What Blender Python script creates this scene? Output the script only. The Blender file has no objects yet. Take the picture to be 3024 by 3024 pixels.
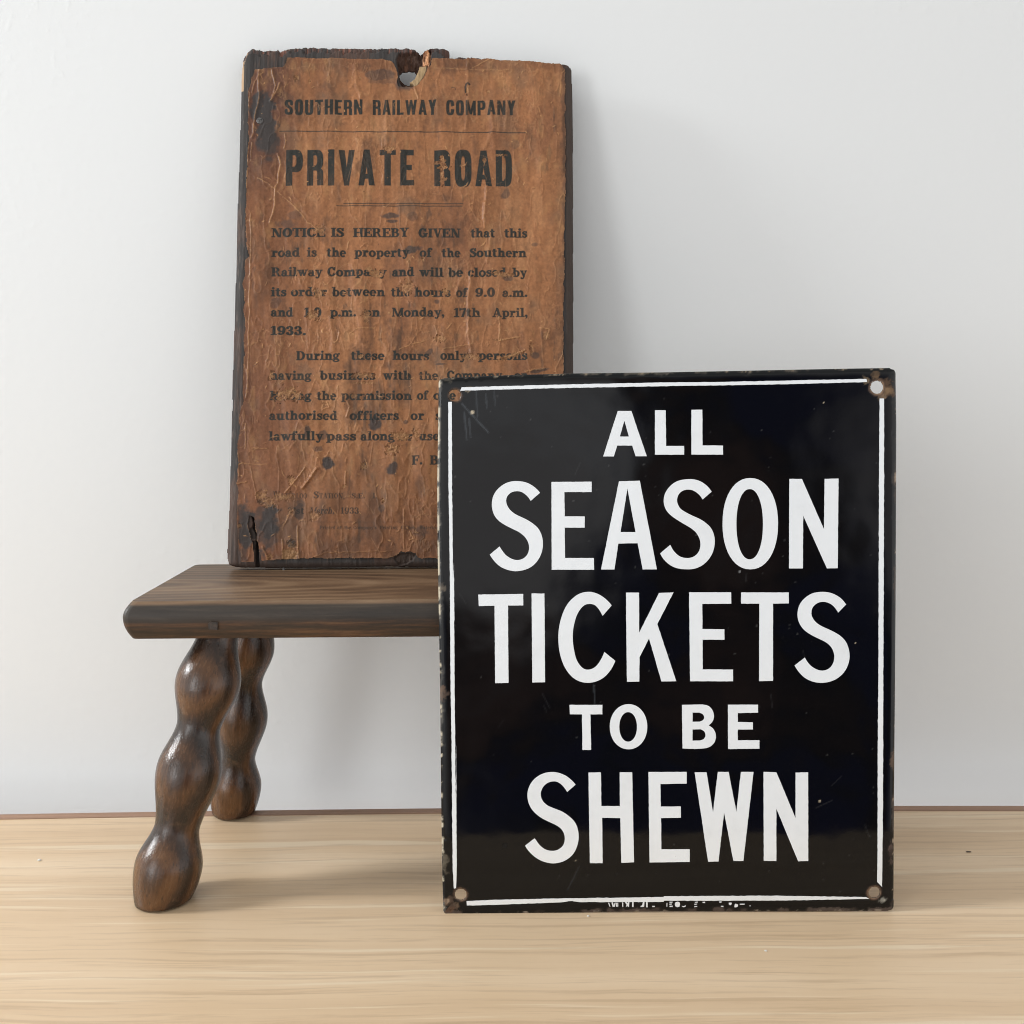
import bpy, bmesh, math, random
import numpy as np
from mathutils import Vector, Matrix
from mathutils.geometry import tessellate_polygon

SC = bpy.context.scene
COL = SC.collection
random.seed(7)

# ------------------------------------------------------------------ camera
PITCH, ROLL, EYE = math.radians(7.0), math.radians(0.45), 0.445
cam_d = bpy.data.cameras.new("camera")
cam_d.sensor_width = 36.0
cam_d.lens = 36.11
cam_d.clip_start, cam_d.clip_end = 0.02, 50.0
cam = bpy.data.objects.new("camera", cam_d)
COL.objects.link(cam)
fwd = Vector((0, math.cos(PITCH), -math.sin(PITCH)))
up0 = Vector((0, math.sin(PITCH), math.cos(PITCH)))
rgt = Vector((1, 0, 0)) * math.cos(ROLL) - up0 * math.sin(ROLL)
upv = Vector((1, 0, 0)) * math.sin(ROLL) + up0 * math.cos(ROLL)
m = Matrix((rgt, upv, -fwd)).transposed().to_4x4()
m.translation = Vector((0, 0, EYE))
cam.matrix_world = m
SC.camera = cam

# ------------------------------------------------------------------ view, world, lamps
SC.view_settings.view_transform = 'Standard'
SC.view_settings.look = 'None'
SC.view_settings.exposure = 0.0
SC.view_settings.gamma = 1.0
SC.view_settings.use_curve_mapping = False
SC.render.engine = 'CYCLES'
SC.cycles.use_denoising = True
SC.cycles.denoising_input_passes = 'RGB_ALBEDO_NORMAL'
SC.cycles.denoising_prefilter = 'FAST'
SC.cycles.filter_width = 1.05
SC.cycles.max_bounces = 6
SC.cycles.caustics_reflective = False
SC.cycles.caustics_refractive = False

world = bpy.data.worlds.new("World")
SC.world = world
world.use_nodes = True
wt = world.node_tree
wt.nodes.clear()


class NT:
    """small helper round a node tree"""
    def __init__(self, tree):
        self.t = tree

    def n(self, kind, **kw):
        nd = self.t.nodes.new(kind)
        ins = kw.pop('ins', {})
        for k, v in kw.items():
            setattr(nd, k, v)
        for k, v in ins.items():
            if isinstance(v, bpy.types.NodeSocket):
                self.t.links.new(v, nd.inputs[k])
            else:
                nd.inputs[k].default_value = v
        return nd

    def math(self, op, a, b=0.0, c=0.0, clamp=False):
        return self.n('ShaderNodeMath', operation=op, use_clamp=clamp, ins={0: a, 1: b, 2: c}).outputs[0]

    def mix(self, f, a, b, blend='MIX'):
        nd = self.n('ShaderNodeMix', data_type='RGBA', blend_type=blend, ins={0: f})
        for k, v in ((6, a), (7, b)):
            if isinstance(v, bpy.types.NodeSocket):
                self.t.links.new(v, nd.inputs[k])
            else:
                nd.inputs[k].default_value = (*v, 1) if len(v) == 3 else v
        return nd.outputs[2]

    def ramp(self, f, stops, interp='LINEAR'):
        nd = self.n('ShaderNodeValToRGB', ins={0: f})
        cr = nd.color_ramp
        cr.interpolation = interp
        while len(cr.elements) < len(stops):
            cr.elements.new(0.5)
        for e, (p, c) in zip(cr.elements, stops):
            e.position = p
            e.color = (*c, 1) if len(c) == 3 else c
        return nd.outputs[0]

    def smooth(self, x, lo, hi):
        nd = self.n('ShaderNodeMapRange', interpolation_type='SMOOTHSTEP', ins={0: x, 1: lo, 2: hi})
        return nd.outputs[0]

    def noise(self, vec, scale, detail=3.0, rough=0.5, dist=0.0):
        nd = self.n('ShaderNodeTexNoise', ins={'Scale': scale, 'Detail': detail, 'Roughness': rough, 'Distortion': dist})
        self.t.links.new(vec, nd.inputs['Vector'])
        return nd.outputs[0]

    def mapping(self, vec, scale=(1, 1, 1), loc=(0, 0, 0), rot=(0, 0, 0)):
        nd = self.n('ShaderNodeMapping', ins={'Scale': scale, 'Location': loc, 'Rotation': rot})
        self.t.links.new(vec, nd.inputs['Vector'])
        return nd.outputs[0]


# soft light of the room round the objects: pale above and at the sides,
# dim towards the unlit end of the room behind the camera
w = NT(wt)
gen = w.n('ShaderNodeTexCoord').outputs['Generated']
sep = w.n('ShaderNodeSeparateXYZ', ins={0: gen})
elev = w.n('ShaderNodeMapRange', ins={0: sep.outputs[2], 1: -1.0, 2: 1.0}).outputs[0]
base = w.ramp(elev, [(0.36, (0.35, 0.335, 0.325)), (0.44, (0.765, 0.768, 0.772)), (0.56, (0.73, 0.735, 0.737)), (0.70, (0.265, 0.275, 0.275)), (0.93, (0.345, 0.355, 0.355))])
dotn = w.n('ShaderNodeVectorMath', operation='DOT_PRODUCT', ins={0: gen, 1: (0.15, -0.985, -0.05)}).outputs['Value']
lobe = w.smooth(dotn, 0.925, 0.966)
bl = w.noise(gen, 5.0, 2.0, 0.55, 0.6)
dark = w.ramp(bl, [(0.30, (0.006, 0.008, 0.016)), (0.44, (0.013, 0.018, 0.080)), (0.51, (0.010, 0.009, 0.010)), (0.61, (0.120, 0.066, 0.050)), (0.72, (0.13, 0.13, 0.135))])
wobble = w.math('MULTIPLY_ADD', w.noise(gen, 9.0, 3.0, 0.6), 0.016, -0.008)
for direction, a, c_, amt, col_ in (((-0.045, -0.99, 0.105), 0.9835, 0.9945, 0.95, (0.66, 0.67, 0.69)), ((-0.03, -0.99, 0.035), 0.991, 0.998, 0.8, (0.52, 0.50, 0.50)), ((0.375, -0.92, 0.075), 0.991, 0.9985, 0.7, (0.46, 0.45, 0.47))):
    dd = w.n('ShaderNodeVectorMath', operation='DOT_PRODUCT', ins={0: gen, 1: Vector(direction).normalized()}).outputs['Value']
    dark = w.mix(w.math('MULTIPLY', w.smooth(w.math('ADD', dd, wobble), a, c_), amt), dark, col_)
env = w.mix(lobe, base, dark)
bg = w.n('ShaderNodeBackground', ins={'Color': env, 'Strength': 2.15})
out = w.n('ShaderNodeOutputWorld', ins={'Surface': bg.outputs[0]})


def area_lamp(name, loc, target, sx, sy, watts, colour):
    d = bpy.data.lights.new(name, 'AREA')
    d.shape = 'RECTANGLE'
    d.size, d.size_y = sx, sy
    d.energy = watts
    d.color = colour
    o = bpy.data.objects.new(name, d)
    COL.objects.link(o)
    o.location = loc
    o.rotation_euler = (Vector(target) - Vector(loc)).to_track_quat('-Z', 'Y').to_euler()
    return o


area_lamp("window_light", (-3.4, 0.58, 1.95), (0.05, 0.86, 0.05), 0.60, 0.85, 17.5, (0.94, 0.98, 1.0)).data.spread = math.radians(75)
area_lamp("front_window_light", (-1.95, -1.30, 0.72), (0.0, 1.0, 0.30), 0.7, 1.5, 17.0, (0.96, 0.985, 1.0))


# ------------------------------------------------------------------ helpers
def material(name):
    mt = bpy.data.materials.new(name)
    mt.use_nodes = True
    mt.node_tree.nodes.clear()
    k = NT(mt.node_tree)
    bs = k.n('ShaderNodeBsdfPrincipled')
    k.n('ShaderNodeOutputMaterial', ins={'Surface': bs.outputs[0]})
    return mt, k, bs


def bump(k, bs, h, strength, dist):
    b = k.n('ShaderNodeBump', ins={'Height': h, 'Strength': strength, 'Distance': dist})
    k.t.links.new(b.outputs[0], bs.inputs['Normal'])
    return b


def tag(o, label=None, cat=None, kind=None):
    if label: o['label'] = label
    if cat: o['category'] = cat
    if kind: o['kind'] = kind
    return o


def empty(name, loc, rot=(0, 0, 0)):
    o = bpy.data.objects.new(name, None)
    COL.objects.link(o)
    o.location, o.rotation_euler = loc, rot
    o.empty_display_size = 0.05
    return o


def mesh_obj(name, verts, faces, mat, parent=None, smooth=False):
    me = bpy.data.meshes.new(name)
    me.from_pydata([tuple(v) for v in verts], [], faces)
    me.validate()
    if mat: me.materials.append(mat)
    if smooth:
        me.polygons.foreach_set('use_smooth', [True] * len(me.polygons))
    o = bpy.data.objects.new(name, me)
    COL.objects.link(o)
    if parent: o.parent = parent
    return o


def np_mesh(name, V, Q, mat, parent, attrs, smooth=True):
    """mesh from numpy arrays: V (n,3) metres, Q (m,4) quads, attrs {name: (n,) or (n,3)}"""
    me = bpy.data.meshes.new(name)
    me.vertices.add(len(V))
    me.vertices.foreach_set('co', np.ascontiguousarray(V, dtype=np.float32).ravel())
    me.loops.add(Q.size)
    me.polygons.add(len(Q))
    me.loops.foreach_set('vertex_index', np.ascontiguousarray(Q, dtype=np.int32).ravel())
    me.polygons.foreach_set('loop_start', np.arange(0, Q.size, 4, dtype=np.int32))
    if smooth:
        me.polygons.foreach_set('use_smooth', np.ones(len(Q), dtype=bool))
    me.update(calc_edges=True)
    for nm, a in attrs.items():
        if a.ndim == 2:
            at = me.attributes.new(nm, 'FLOAT_COLOR', 'POINT')
            at.data.foreach_set('color', np.concatenate([a, np.ones((len(a), 1))], 1).astype(np.float32).ravel())
        else:
            at = me.attributes.new(nm, 'FLOAT', 'POINT')
            at.data.foreach_set('value', a.astype(np.float32))
    me.materials.append(mat)
    o = bpy.data.objects.new(name, me)
    COL.objects.link(o)
    o.parent = parent
    return o


def box(name, x0, x1, y0, y1, z0, z1, mat, parent=None, bev=0.0):
    bm = bmesh.new()
    bmesh.ops.create_cube(bm, size=1.0)
    for v in bm.verts:
        v.co = Vector(((x0 + x1) / 2 + v.co.x * (x1 - x0), (y0 + y1) / 2 + v.co.y * (y1 - y0), (z0 + z1) / 2 + v.co.z * (z1 - z0)))
    if bev:
        bmesh.ops.bevel(bm, geom=bm.edges[:], offset=bev, segments=2, affect='EDGES')
    me = bpy.data.meshes.new(name)
    bm.to_mesh(me)
    bm.free()
    me.materials.append(mat)
    o = bpy.data.objects.new(name, me)
    COL.objects.link(o)
    if parent: o.parent = parent
    return o


# ---- numpy noise and raster tools (all on a u/v grid in millimetres)
def wmat(x, cell, n):
    g = np.clip(x / cell, 0, n - 1.001)
    i = g.astype(int)
    f = g - i
    f = f * f * (3 - 2 * f)
    M = np.zeros((len(x), n))
    r = np.arange(len(x))
    M[r, i] = 1 - f
    M[r, i + 1] = f
    return M


def vnoise(u, v, cu, cv, seed):
    """value noise in -1..1 on the grid v x u with cell sizes cu, cv"""
    rg = np.random.default_rng(seed)
    nu = int((u[-1] - u[0]) / cu) + 3
    nv = int((v[-1] - v[0]) / cv) + 3
    G = rg.uniform(-1, 1, (nv, nu))
    return wmat(v - v[0], cv, nv) @ G @ wmat(u - u[0], cu, nu).T


def fbm(u, v, cu, cv, seed, octv=4, gain=0.5):
    s, a, t = 0, 1.0, 0
    for i in range(octv):
        s = s + a * vnoise(u, v, cu / 2 ** i, cv / 2 ** i, seed * 31 + i)
        t += a * a
        a *= gain
    return s / math.sqrt(t)


def sst(x, lo, hi):
    t = np.clip((x - lo) / (hi - lo), 0, 1)
    return t * t * (3 - 2 * t)


def inside(poly, U, V):
    p = np.asarray(poly)
    r = np.zeros(U.shape, bool)
    x0, y0 = p[-1]
    for x1, y1 in p:
        if y0 != y1:
            c = ((y0 > V) != (y1 > V)) & (U < (x1 - x0) * (V - y0) / (y1 - y0) + x0)
            r ^= c
        x0, y0 = x1, y1
    return r


def seg_dist(pts, U, V, closed=False):
    d = np.full(U.shape, 1e9)
    p = np.asarray(pts, float)
    n = len(p)
    for i in range(n if closed else n - 1):
        a, b = p[i], p[(i + 1) % n]
        ab = b - a
        L = max(ab @ ab, 1e-9)
        t = np.clip(((U - a[0]) * ab[0] + (V - a[1]) * ab[1]) / L, 0, 1)
        d = np.minimum(d, np.hypot(U - a[0] - t * ab[0], V - a[1] - t * ab[1]))
    return d


def poly_sdf(poly, U, V):
    d = seg_dist(poly, U, V, True)
    return np.where(inside(poly, U, V), -d, d)


def window(u, v, u0, u1, v0, v1):
    i0, i1 = np.searchsorted(u, [u0, u1])
    j0, j1 = np.searchsorted(v, [v0, v1])
    return slice(j0, j1), slice(i0, i1)


def lerp(a, b, f):
    return a + (b - a) * f[..., None]


def row_bounds(poly, v):
    """least and greatest u of the outline at every v"""
    p = np.asarray(poly)
    lo, hi = np.full(len(v), 1e9), np.full(len(v), -1e9)
    x0, y0 = p[-1]
    for x1, y1 in p:
        if y0 != y1:
            c = (np.minimum(y0, y1) <= v) & (v <= np.maximum(y0, y1))
            x = (x1 - x0) * (v - y0) / (y1 - y0) + x0
            lo = np.where(c, np.minimum(lo, x), lo)
            hi = np.where(c, np.maximum(hi, x), hi)
        x0, y0 = x1, y1
    return lo, hi


# ------------------------------------------------------------------ lettering: glyphs on a 100-unit cap height
def R(x0, y0, x1, y1): return ('r', x0, y0, x1, y1)
def P(*a): return ('p', list(zip(a[::2], a[1::2])))
def OO(cx, cy, rx, ry, w, t, a0=None, a1=None, n=2.0): return ('o', cx, cy, rx, ry, w, t, a0, a1, n)
def CC(x, y, r): return ('c', x, y, r)
def K(*a): return ('k', [tuple(a[i:i + 3]) for i in range(0, len(a), 3)])


GOTHIC = {
    'S': (44, [K(36.5, 70, 7.5, 36, 84, 7.5, 31, 91, 7.5, 22, 93, 7.5, 12, 90, 7.5, 8, 80, 8, 9, 68, 8, 15, 58, 8, 30, 44, 8, 35.5, 33, 8, 36, 20, 8, 32, 10, 7.5, 22, 7, 7.5, 11, 10, 7.5, 7.5, 19, 7.5, 7.5, 30, 7.5)]),
    'O': (44, [OO(22, 50, 22, 51, 16, 13, n=3.2)]),
    'U': (44, [R(0, 26, 16, 100), R(28, 26, 44, 100), OO(22, 26, 22, 27, 16, 14, 180, 360, 2.6)]),
    'T': (42, [R(0, 86, 42, 100), R(13, 0, 29, 100)]),
    'H': (44, [R(0, 0, 16, 100), R(28, 0, 44, 100), R(0, 44, 44, 57)]),
    'E': (37, [R(0, 0, 16, 100), R(0, 86, 36, 100), R(0, 44, 31, 57), R(0, 0, 37, 14)]),
    'R': (45, [R(0, 0, 16, 100), R(0, 86, 25, 100), R(0, 43, 25, 56), OO(24, 71.5, 20, 28.5, 16, 13.5, -90, 90, 2.6), P(22, 50, 36, 50, 44, 40, 45, 0, 29, 0, 28, 38)]),
    'N': (45, [R(0, 0, 14, 100), R(31, 0, 45, 100), P(0, 100, 15, 100, 45, 0, 30, 0)]),
    'A': (46, [P(0, 0, 15, 0, 29, 100, 15, 100), P(31, 0, 46, 0, 31, 100, 17, 100), R(9, 19, 37, 31)]),
    'I': (16, [R(0, 0, 16, 100)]),
    'L': (37, [R(0, 0, 16, 100), R(0, 0, 37, 14)]),
    'W': (66, [P(0, 100, 15, 100, 26, 0, 12, 0), P(12, 0, 25, 0, 39, 100, 27, 100), P(27, 100, 39, 100, 54, 0, 41, 0), P(40, 0, 54, 0, 66, 100, 52, 100)]),
    'Y': (45, [P(0, 100, 16, 100, 30, 44, 15, 36), P(45, 100, 29, 100, 15, 44, 30, 36), R(14.5, 0, 30.5, 46)]),
    'C': (44, [OO(22, 50, 22, 51, 16, 13, 28, 332, 3.2), R(28, 62, 44, 74), R(28, 26, 44, 38)]),
    'M': (56, [R(0, 0, 14, 100), R(42, 0, 56, 100), P(0, 100, 15, 100, 34, 6, 22, 6), P(56, 100, 41, 100, 22, 6, 34, 6)]),
    'P': (44, [R(0, 0, 16, 100), R(0, 86, 25, 100), R(0, 38, 25, 52), OO(24, 69, 20, 31, 16, 14, -90, 90, 2.6)]),
    'V': (46, [P(0, 100, 16, 100, 30, 0, 17, 0), P(46, 100, 30, 100, 17, 0, 30, 0)]),
    'D': (44, [R(0, 0, 16, 100), R(0, 86, 24, 100), R(0, 0, 24, 14), OO(22, 50, 22, 50, 16, 14, -90, 90, 3.4)]),
}
def st(x, y0, y1, w=20): return R(x, y0, x + w, y1)
def sl(x0, x1, y): return R(x0, y, x1, y + 7)


SERIF = {
    'a': (66, [OO(30, 46, 24, 25, 15, 8, 0, 165), st(34, 0, 48), CC(14, 51, 9.5), OO(27, 19, 26, 21, 17, 7), R(46, 0, 66, 7)]),
    'b': (72, [st(10, 0, 102), sl(0, 20, 95), OO(38, 35, 33, 37, 20, 8)]),
    'c': (60, [OO(32, 35, 31, 37, 20, 8, 35, 325), CC(50, 53, 10)]),
    'd': (76, [st(44, 0, 102), sl(32, 54, 95), OO(34, 35, 33, 37, 20, 8), sl(54, 76, 0)]),
    'e': (62, [OO(31, 35, 31, 37, 19, 8, 0, 318), R(12, 33, 62, 41)]),
    'f': (52, [st(10, 0, 82), OO(36, 80, 26, 24, 18, 8, 50, 180), CC(46, 90, 9.5), sl(0, 44, 0), sl(0, 42, 63)]),
    'g': (66, [OO(29, 46, 27, 25, 16, 7), OO(32, -8, 32, 18, 12, 8), K(14, 24, 4, 10, 16, 6, 22, 9, 7, 46, 7, 8), K(48, 64, 4, 58, 68, 5, 63, 66, 7)]),
    'h': (80, [st(10, 0, 102), sl(0, 20, 95), st(50, 0, 46), OO(46, 46, 24, 26, 20, 12, 0, 165), sl(0, 38, 0), sl(42, 80, 0)]),
    'i': (40, [st(10, 0, 70), sl(0, 40, 0), sl(0, 20, 63), CC(20, 92, 11.5)]),
    'l': (40, [st(10, 0, 102), sl(0, 40, 0), sl(0, 20, 95)]),
    'm': (120, [st(10, 0, 70), sl(0, 20, 63), st(50, 0, 46), OO(46, 46, 24, 26, 20, 12, 0, 165), st(90, 0, 46), OO(86, 46, 24, 26, 20, 12, 0, 165), sl(0, 37, 0), sl(43, 77, 0), sl(83, 120, 0)]),
    'n': (80, [st(10, 0, 70), sl(0, 20, 63), st(50, 0, 46), OO(46, 46, 24, 26, 20, 12, 0, 165), sl(0, 38, 0), sl(42, 80, 0)]),
    'o': (68, [OO(34, 35, 34, 37, 20, 8)]),
    'p': (74, [st(10, -26, 70), sl(0, 20, 63), OO(40, 35, 33, 37, 20, 8), sl(0, 40, -26)]),
    'r': (58, [st(10, 0, 70), sl(0, 20, 63), OO(44, 42, 22, 28, 16, 12, 70, 165), CC(48, 58, 10.5), sl(0, 42, 0)]),
    's': (54, [K(45, 54, 6, 40, 64, 5, 27, 67, 5, 14, 62, 6, 10, 52, 8, 18, 43, 9, 34, 34, 9.5, 43, 26, 9, 44, 16, 8, 36, 6, 5.5, 26, 3, 5, 13, 6, 5, 8, 16, 6), R(3, 0, 9, 22), R(43, 48, 49, 70)]),
    't': (48, [P(10, 90, 30, 90, 30, 16, 10, 16), OO(31, 18, 21, 20, 19, 8, 180, 325), sl(0, 44, 63)]),
    'u': (82, [st(10, 22, 70), OO(34, 24, 24, 26, 20, 12, 180, 330), st(50, 0, 70), sl(0, 20, 63), sl(40, 60, 63), sl(60, 82, 0)]),
    'v': (70, [P(6, 68, 28, 68, 46, 0, 32, 0), P(54, 68, 63, 68, 44, 0, 36, 0), sl(0, 34, 63), sl(46, 70, 63)]),
    'w': (104, [P(6, 68, 28, 68, 44, 0, 30, 0), P(46, 68, 56, 68, 42, 0, 34, 0), P(40, 68, 62, 68, 78, 0, 64, 0), P(88, 68, 97, 68, 76, 0, 68, 0), sl(0, 66, 63), sl(80, 104, 63)]),
    'y': (70, [P(6, 68, 28, 68, 46, 0, 32, 0), P(54, 68, 63, 68, 38, -14, 30, -10), K(36, -6, 5, 28, -20, 5, 16, -22, 5, 12, -16, 8), sl(0, 34, 63), sl(46, 70, 63)]),
    'A': (92, [P(36, 100, 56, 100, 84, 0, 60, 0), P(38, 92, 44, 92, 16, 0, 8, 0), R(20, 27, 66, 35), sl(0, 30, 0), sl(52, 92, 0)]),
    'B': (80, [st(8, 0, 100, 22), R(0, 93, 44, 100), R(20, 48, 46, 55), R(0, 0, 46, 7), OO(42, 75, 30, 25, 21, 7, -90, 90), OO(44, 27.5, 34, 27.5, 22, 7, -90, 90)]),
    'C': (82, [OO(42, 50, 41, 52, 23, 8, 38, 322), R(68, 66, 75, 100), R(72, 18, 78, 30)]),
    'D': (90, [st(8, 0, 100, 22), R(0, 93, 44, 100), R(0, 0, 44, 7), OO(42, 50, 44, 50, 23, 8, -90, 90)]),
    'E': (78, [st(8, 0, 100, 22), R(0, 93, 72, 100), R(0, 0, 76, 7), R(28, 47, 56, 54), R(66, 72, 73, 100), R(70, 0, 77, 28), R(50, 36, 57, 65)]),
    'F': (74, [st(8, 0, 100, 22), R(0, 93, 72, 100), R(0, 0, 42, 7), R(28, 47, 54, 54), R(66, 70, 73, 100), R(50, 36, 57, 65)]),
    'G': (90, [OO(42, 50, 41, 52, 23, 8, 38, 340), R(68, 66, 75, 100), st(58, 4, 44), R(48, 38, 90, 45)]),
    'H': (96, [st(8, 0, 100, 22), st(66, 0, 100, 22), R(20, 46, 76, 54), sl(0, 40, 0), sl(0, 40, 93), sl(56, 96, 0), sl(56, 96, 93)]),
    'I': (40, [st(9, 0, 100, 22), sl(0, 40, 0), sl(0, 40, 93)]),
    'L': (72, [st(8, 0, 100, 22), sl(0, 40, 93), R(0, 0, 70, 7), R(64, 0, 71, 32)]),
    'M': (116, [st(88, 0, 100, 21), P(8, 100, 30, 100, 68, 0, 52, 0), P(90, 100, 98, 100, 64, 0, 56, 0), R(9, 0, 16, 100), sl(0, 26, 0), sl(0, 24, 93), sl(78, 116, 0), sl(92, 116, 93)]),
    'N': (94, [R(12, 0, 19, 100), P(8, 100, 32, 100, 82, 0, 58, 0), R(75, 0, 82, 100), sl(0, 30, 0), sl(0, 26, 93), sl(64, 94, 93)]),
    'O': (86, [OO(43, 50, 43, 52, 23, 8)]),
    'P': (78, [st(8, 0, 100, 22), R(0, 93, 44, 100), R(20, 44, 46, 51), OO(42, 72, 34, 28, 22, 7, -90, 90), sl(0, 42, 0)]),
    'R': (92, [st(8, 0, 100, 22), R(0, 93, 44, 100), R(20, 46, 46, 53), OO(42, 73, 32, 27, 22, 7, -90, 90), sl(0, 40, 0), P(44, 50, 62, 44, 80, 6, 92, 6, 92, 0, 66, 0)]),
    'S': (66, [K(54, 74, 6, 50, 90, 5, 34, 96, 5, 16, 90, 7, 11, 76, 10, 20, 64, 11, 42, 48, 11.5, 54, 36, 11, 55, 22, 10, 46, 7, 6, 32, 3.5, 5, 14, 8, 5, 8, 24, 6), R(2, 0, 9, 30), R(54, 68, 61, 100)]),
    'T': (80, [st(29, 0, 100, 22), R(0, 93, 80, 100), R(0, 68, 7, 100), R(73, 68, 80, 100), sl(20, 60, 0)]),
    'V': (88, [P(8, 100, 32, 100, 54, 0, 40, 0), P(70, 100, 78, 100, 52, 0, 44, 0), sl(0, 42, 93), sl(58, 88, 93)]),
    'W': (126, [P(8, 100, 30, 100, 48, 0, 36, 0), P(58, 100, 66, 100, 46, 0, 38, 0), P(50, 100, 72, 100, 92, 0, 78, 0), P(108, 100, 116, 100, 90, 0, 82, 0), sl(0, 78, 93), sl(98, 126, 93)]),
    'Y': (86, [P(8, 100, 32, 100, 54, 46, 40, 40), P(70, 100, 78, 100, 52, 44, 46, 46), st(33, 0, 46, 22), sl(0, 42, 93), sl(56, 86, 93), sl(24, 64, 0)]),
    '0': (62, [OO(31, 50, 31, 52, 20, 7)]),
    '1': (46, [st(14, 0, 100), sl(0, 46, 0), P(0, 82, 14, 100, 16, 100, 16, 84)]),
    '3': (60, [OO(28, 74, 27, 27, 19, 7, -90, 140), OO(28, 27, 30, 28, 21, 7, -140, 90), CC(12, 80, 10), CC(12, 20, 11), R(20, 46, 32, 54)]),
    '7': (60, [P(0, 100, 60, 100, 60, 88, 38, 0, 16, 0, 46, 84, 0, 84), R(0, 74, 7, 100)]),
    '9': (62, [OO(31, 66, 31, 35, 20, 7), K(52, 62, 9, 50, 34, 8, 42, 14, 7, 28, 4, 5, 14, 6, 5), CC(14, 14, 10)]),
    '.': (26, [CC(13, 11, 11.5)]),
    ',': (26, [CC(13, 11, 11.5), K(20, 8, 5, 18, -8, 4, 10, -18, 2.5)]),
    "'": (22, [CC(11, 90, 9), K(17, 88, 4, 12, 72, 2)]),
}


def prim_sdf(p, X, Y):
    k = p[0]
    if k == 'r':
        return np.maximum(np.maximum(p[1] - X, X - p[3]), np.maximum(p[2] - Y, Y - p[4]))
    if k == 'p':
        return poly_sdf(p[1], X, Y)
    if k == 'c':
        return np.hypot(X - p[1], Y - p[2]) - p[3]
    if k == 'o':
        _, cx, cy, rx, ry, wd, th, a0, a1, n = p
        dx, dy = np.abs(X - cx), np.abs(Y - cy)
        fo = (((dx / rx) ** n + (dy / ry) ** n) ** (1 / n) - 1) * min(rx, ry)
        ri, rj = rx - wd, ry - th
        fi = (((dx / ri) ** n + (dy / rj) ** n) ** (1 / n) - 1) * min(ri, rj)
        s = np.maximum(fo, -fi)
        if a0 is not None:
            a = (np.degrees(np.arctan2((Y - cy) / ry, (X - cx) / rx)) - a0) % 360
            s = np.where(a <= a1 - a0, s, 20.0)
        return s
    d = np.full(X.shape, 1e9)
    q = p[1]
    for (x0, y0, r0), (x1, y1, r1) in zip(q[:-1], q[1:]):
        L = max((x1 - x0) ** 2 + (y1 - y0) ** 2, 1e-9)
        t = np.clip(((X - x0) * (x1 - x0) + (Y - y0) * (y1 - y0)) / L, 0, 1)
        d = np.minimum(d, np.hypot(X - x0 - t * (x1 - x0), Y - y0 - t * (y1 - y0)) - (r0 + (r1 - r0) * t))
    return d


def draw_word(ink, u, v, text, font, u0, u1, va, vb, cap):
    tab = GOTHIC if font == 'G' else SERIF
    gap = 11 if font == 'G' else 6
    alpha = {'G': 1.0, 'S': 1.0, 'T': 0.78, 'I': 0.78}[font]
    slant = 0.25 if font == 'I' else 0.0
    wt_ = {'G': 0.9, 'S': 3.0, 'T': 0.8, 'I': 0.8}[font]
    tot = sum(tab[c][0] for c in text) + gap * (len(text) - 1)
    sx, sy = (u1 - u0) / tot, cap / 100.0
    x = 0.0
    for c in text:
        wd, prims = tab[c]
        a, b = u0 + (x - 8) * sx, u0 + (x + wd + 30) * sx
        base = va + (vb - va) * (x / tot)
        J, I = window(u, v, a, b, base - 32 * sy, base + 112 * sy)
        if J.stop > J.start and I.stop > I.start:
            uu, vv = np.meshgrid(u[I], v[J])
            Y = (vv - base) / sy
            X = (uu - u0) / sx - x - slant * Y
            d = np.full(X.shape, 1e9)
            for p in prims:
                d = np.minimum(d, prim_sdf(p, X, Y))
            cov = np.clip(0.5 - (d - wt_) * min(sx, sy) / 0.45, 0, 1) * alpha
            ink[J, I] = np.maximum(ink[J, I], cov)
        x += wd + gap


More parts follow.
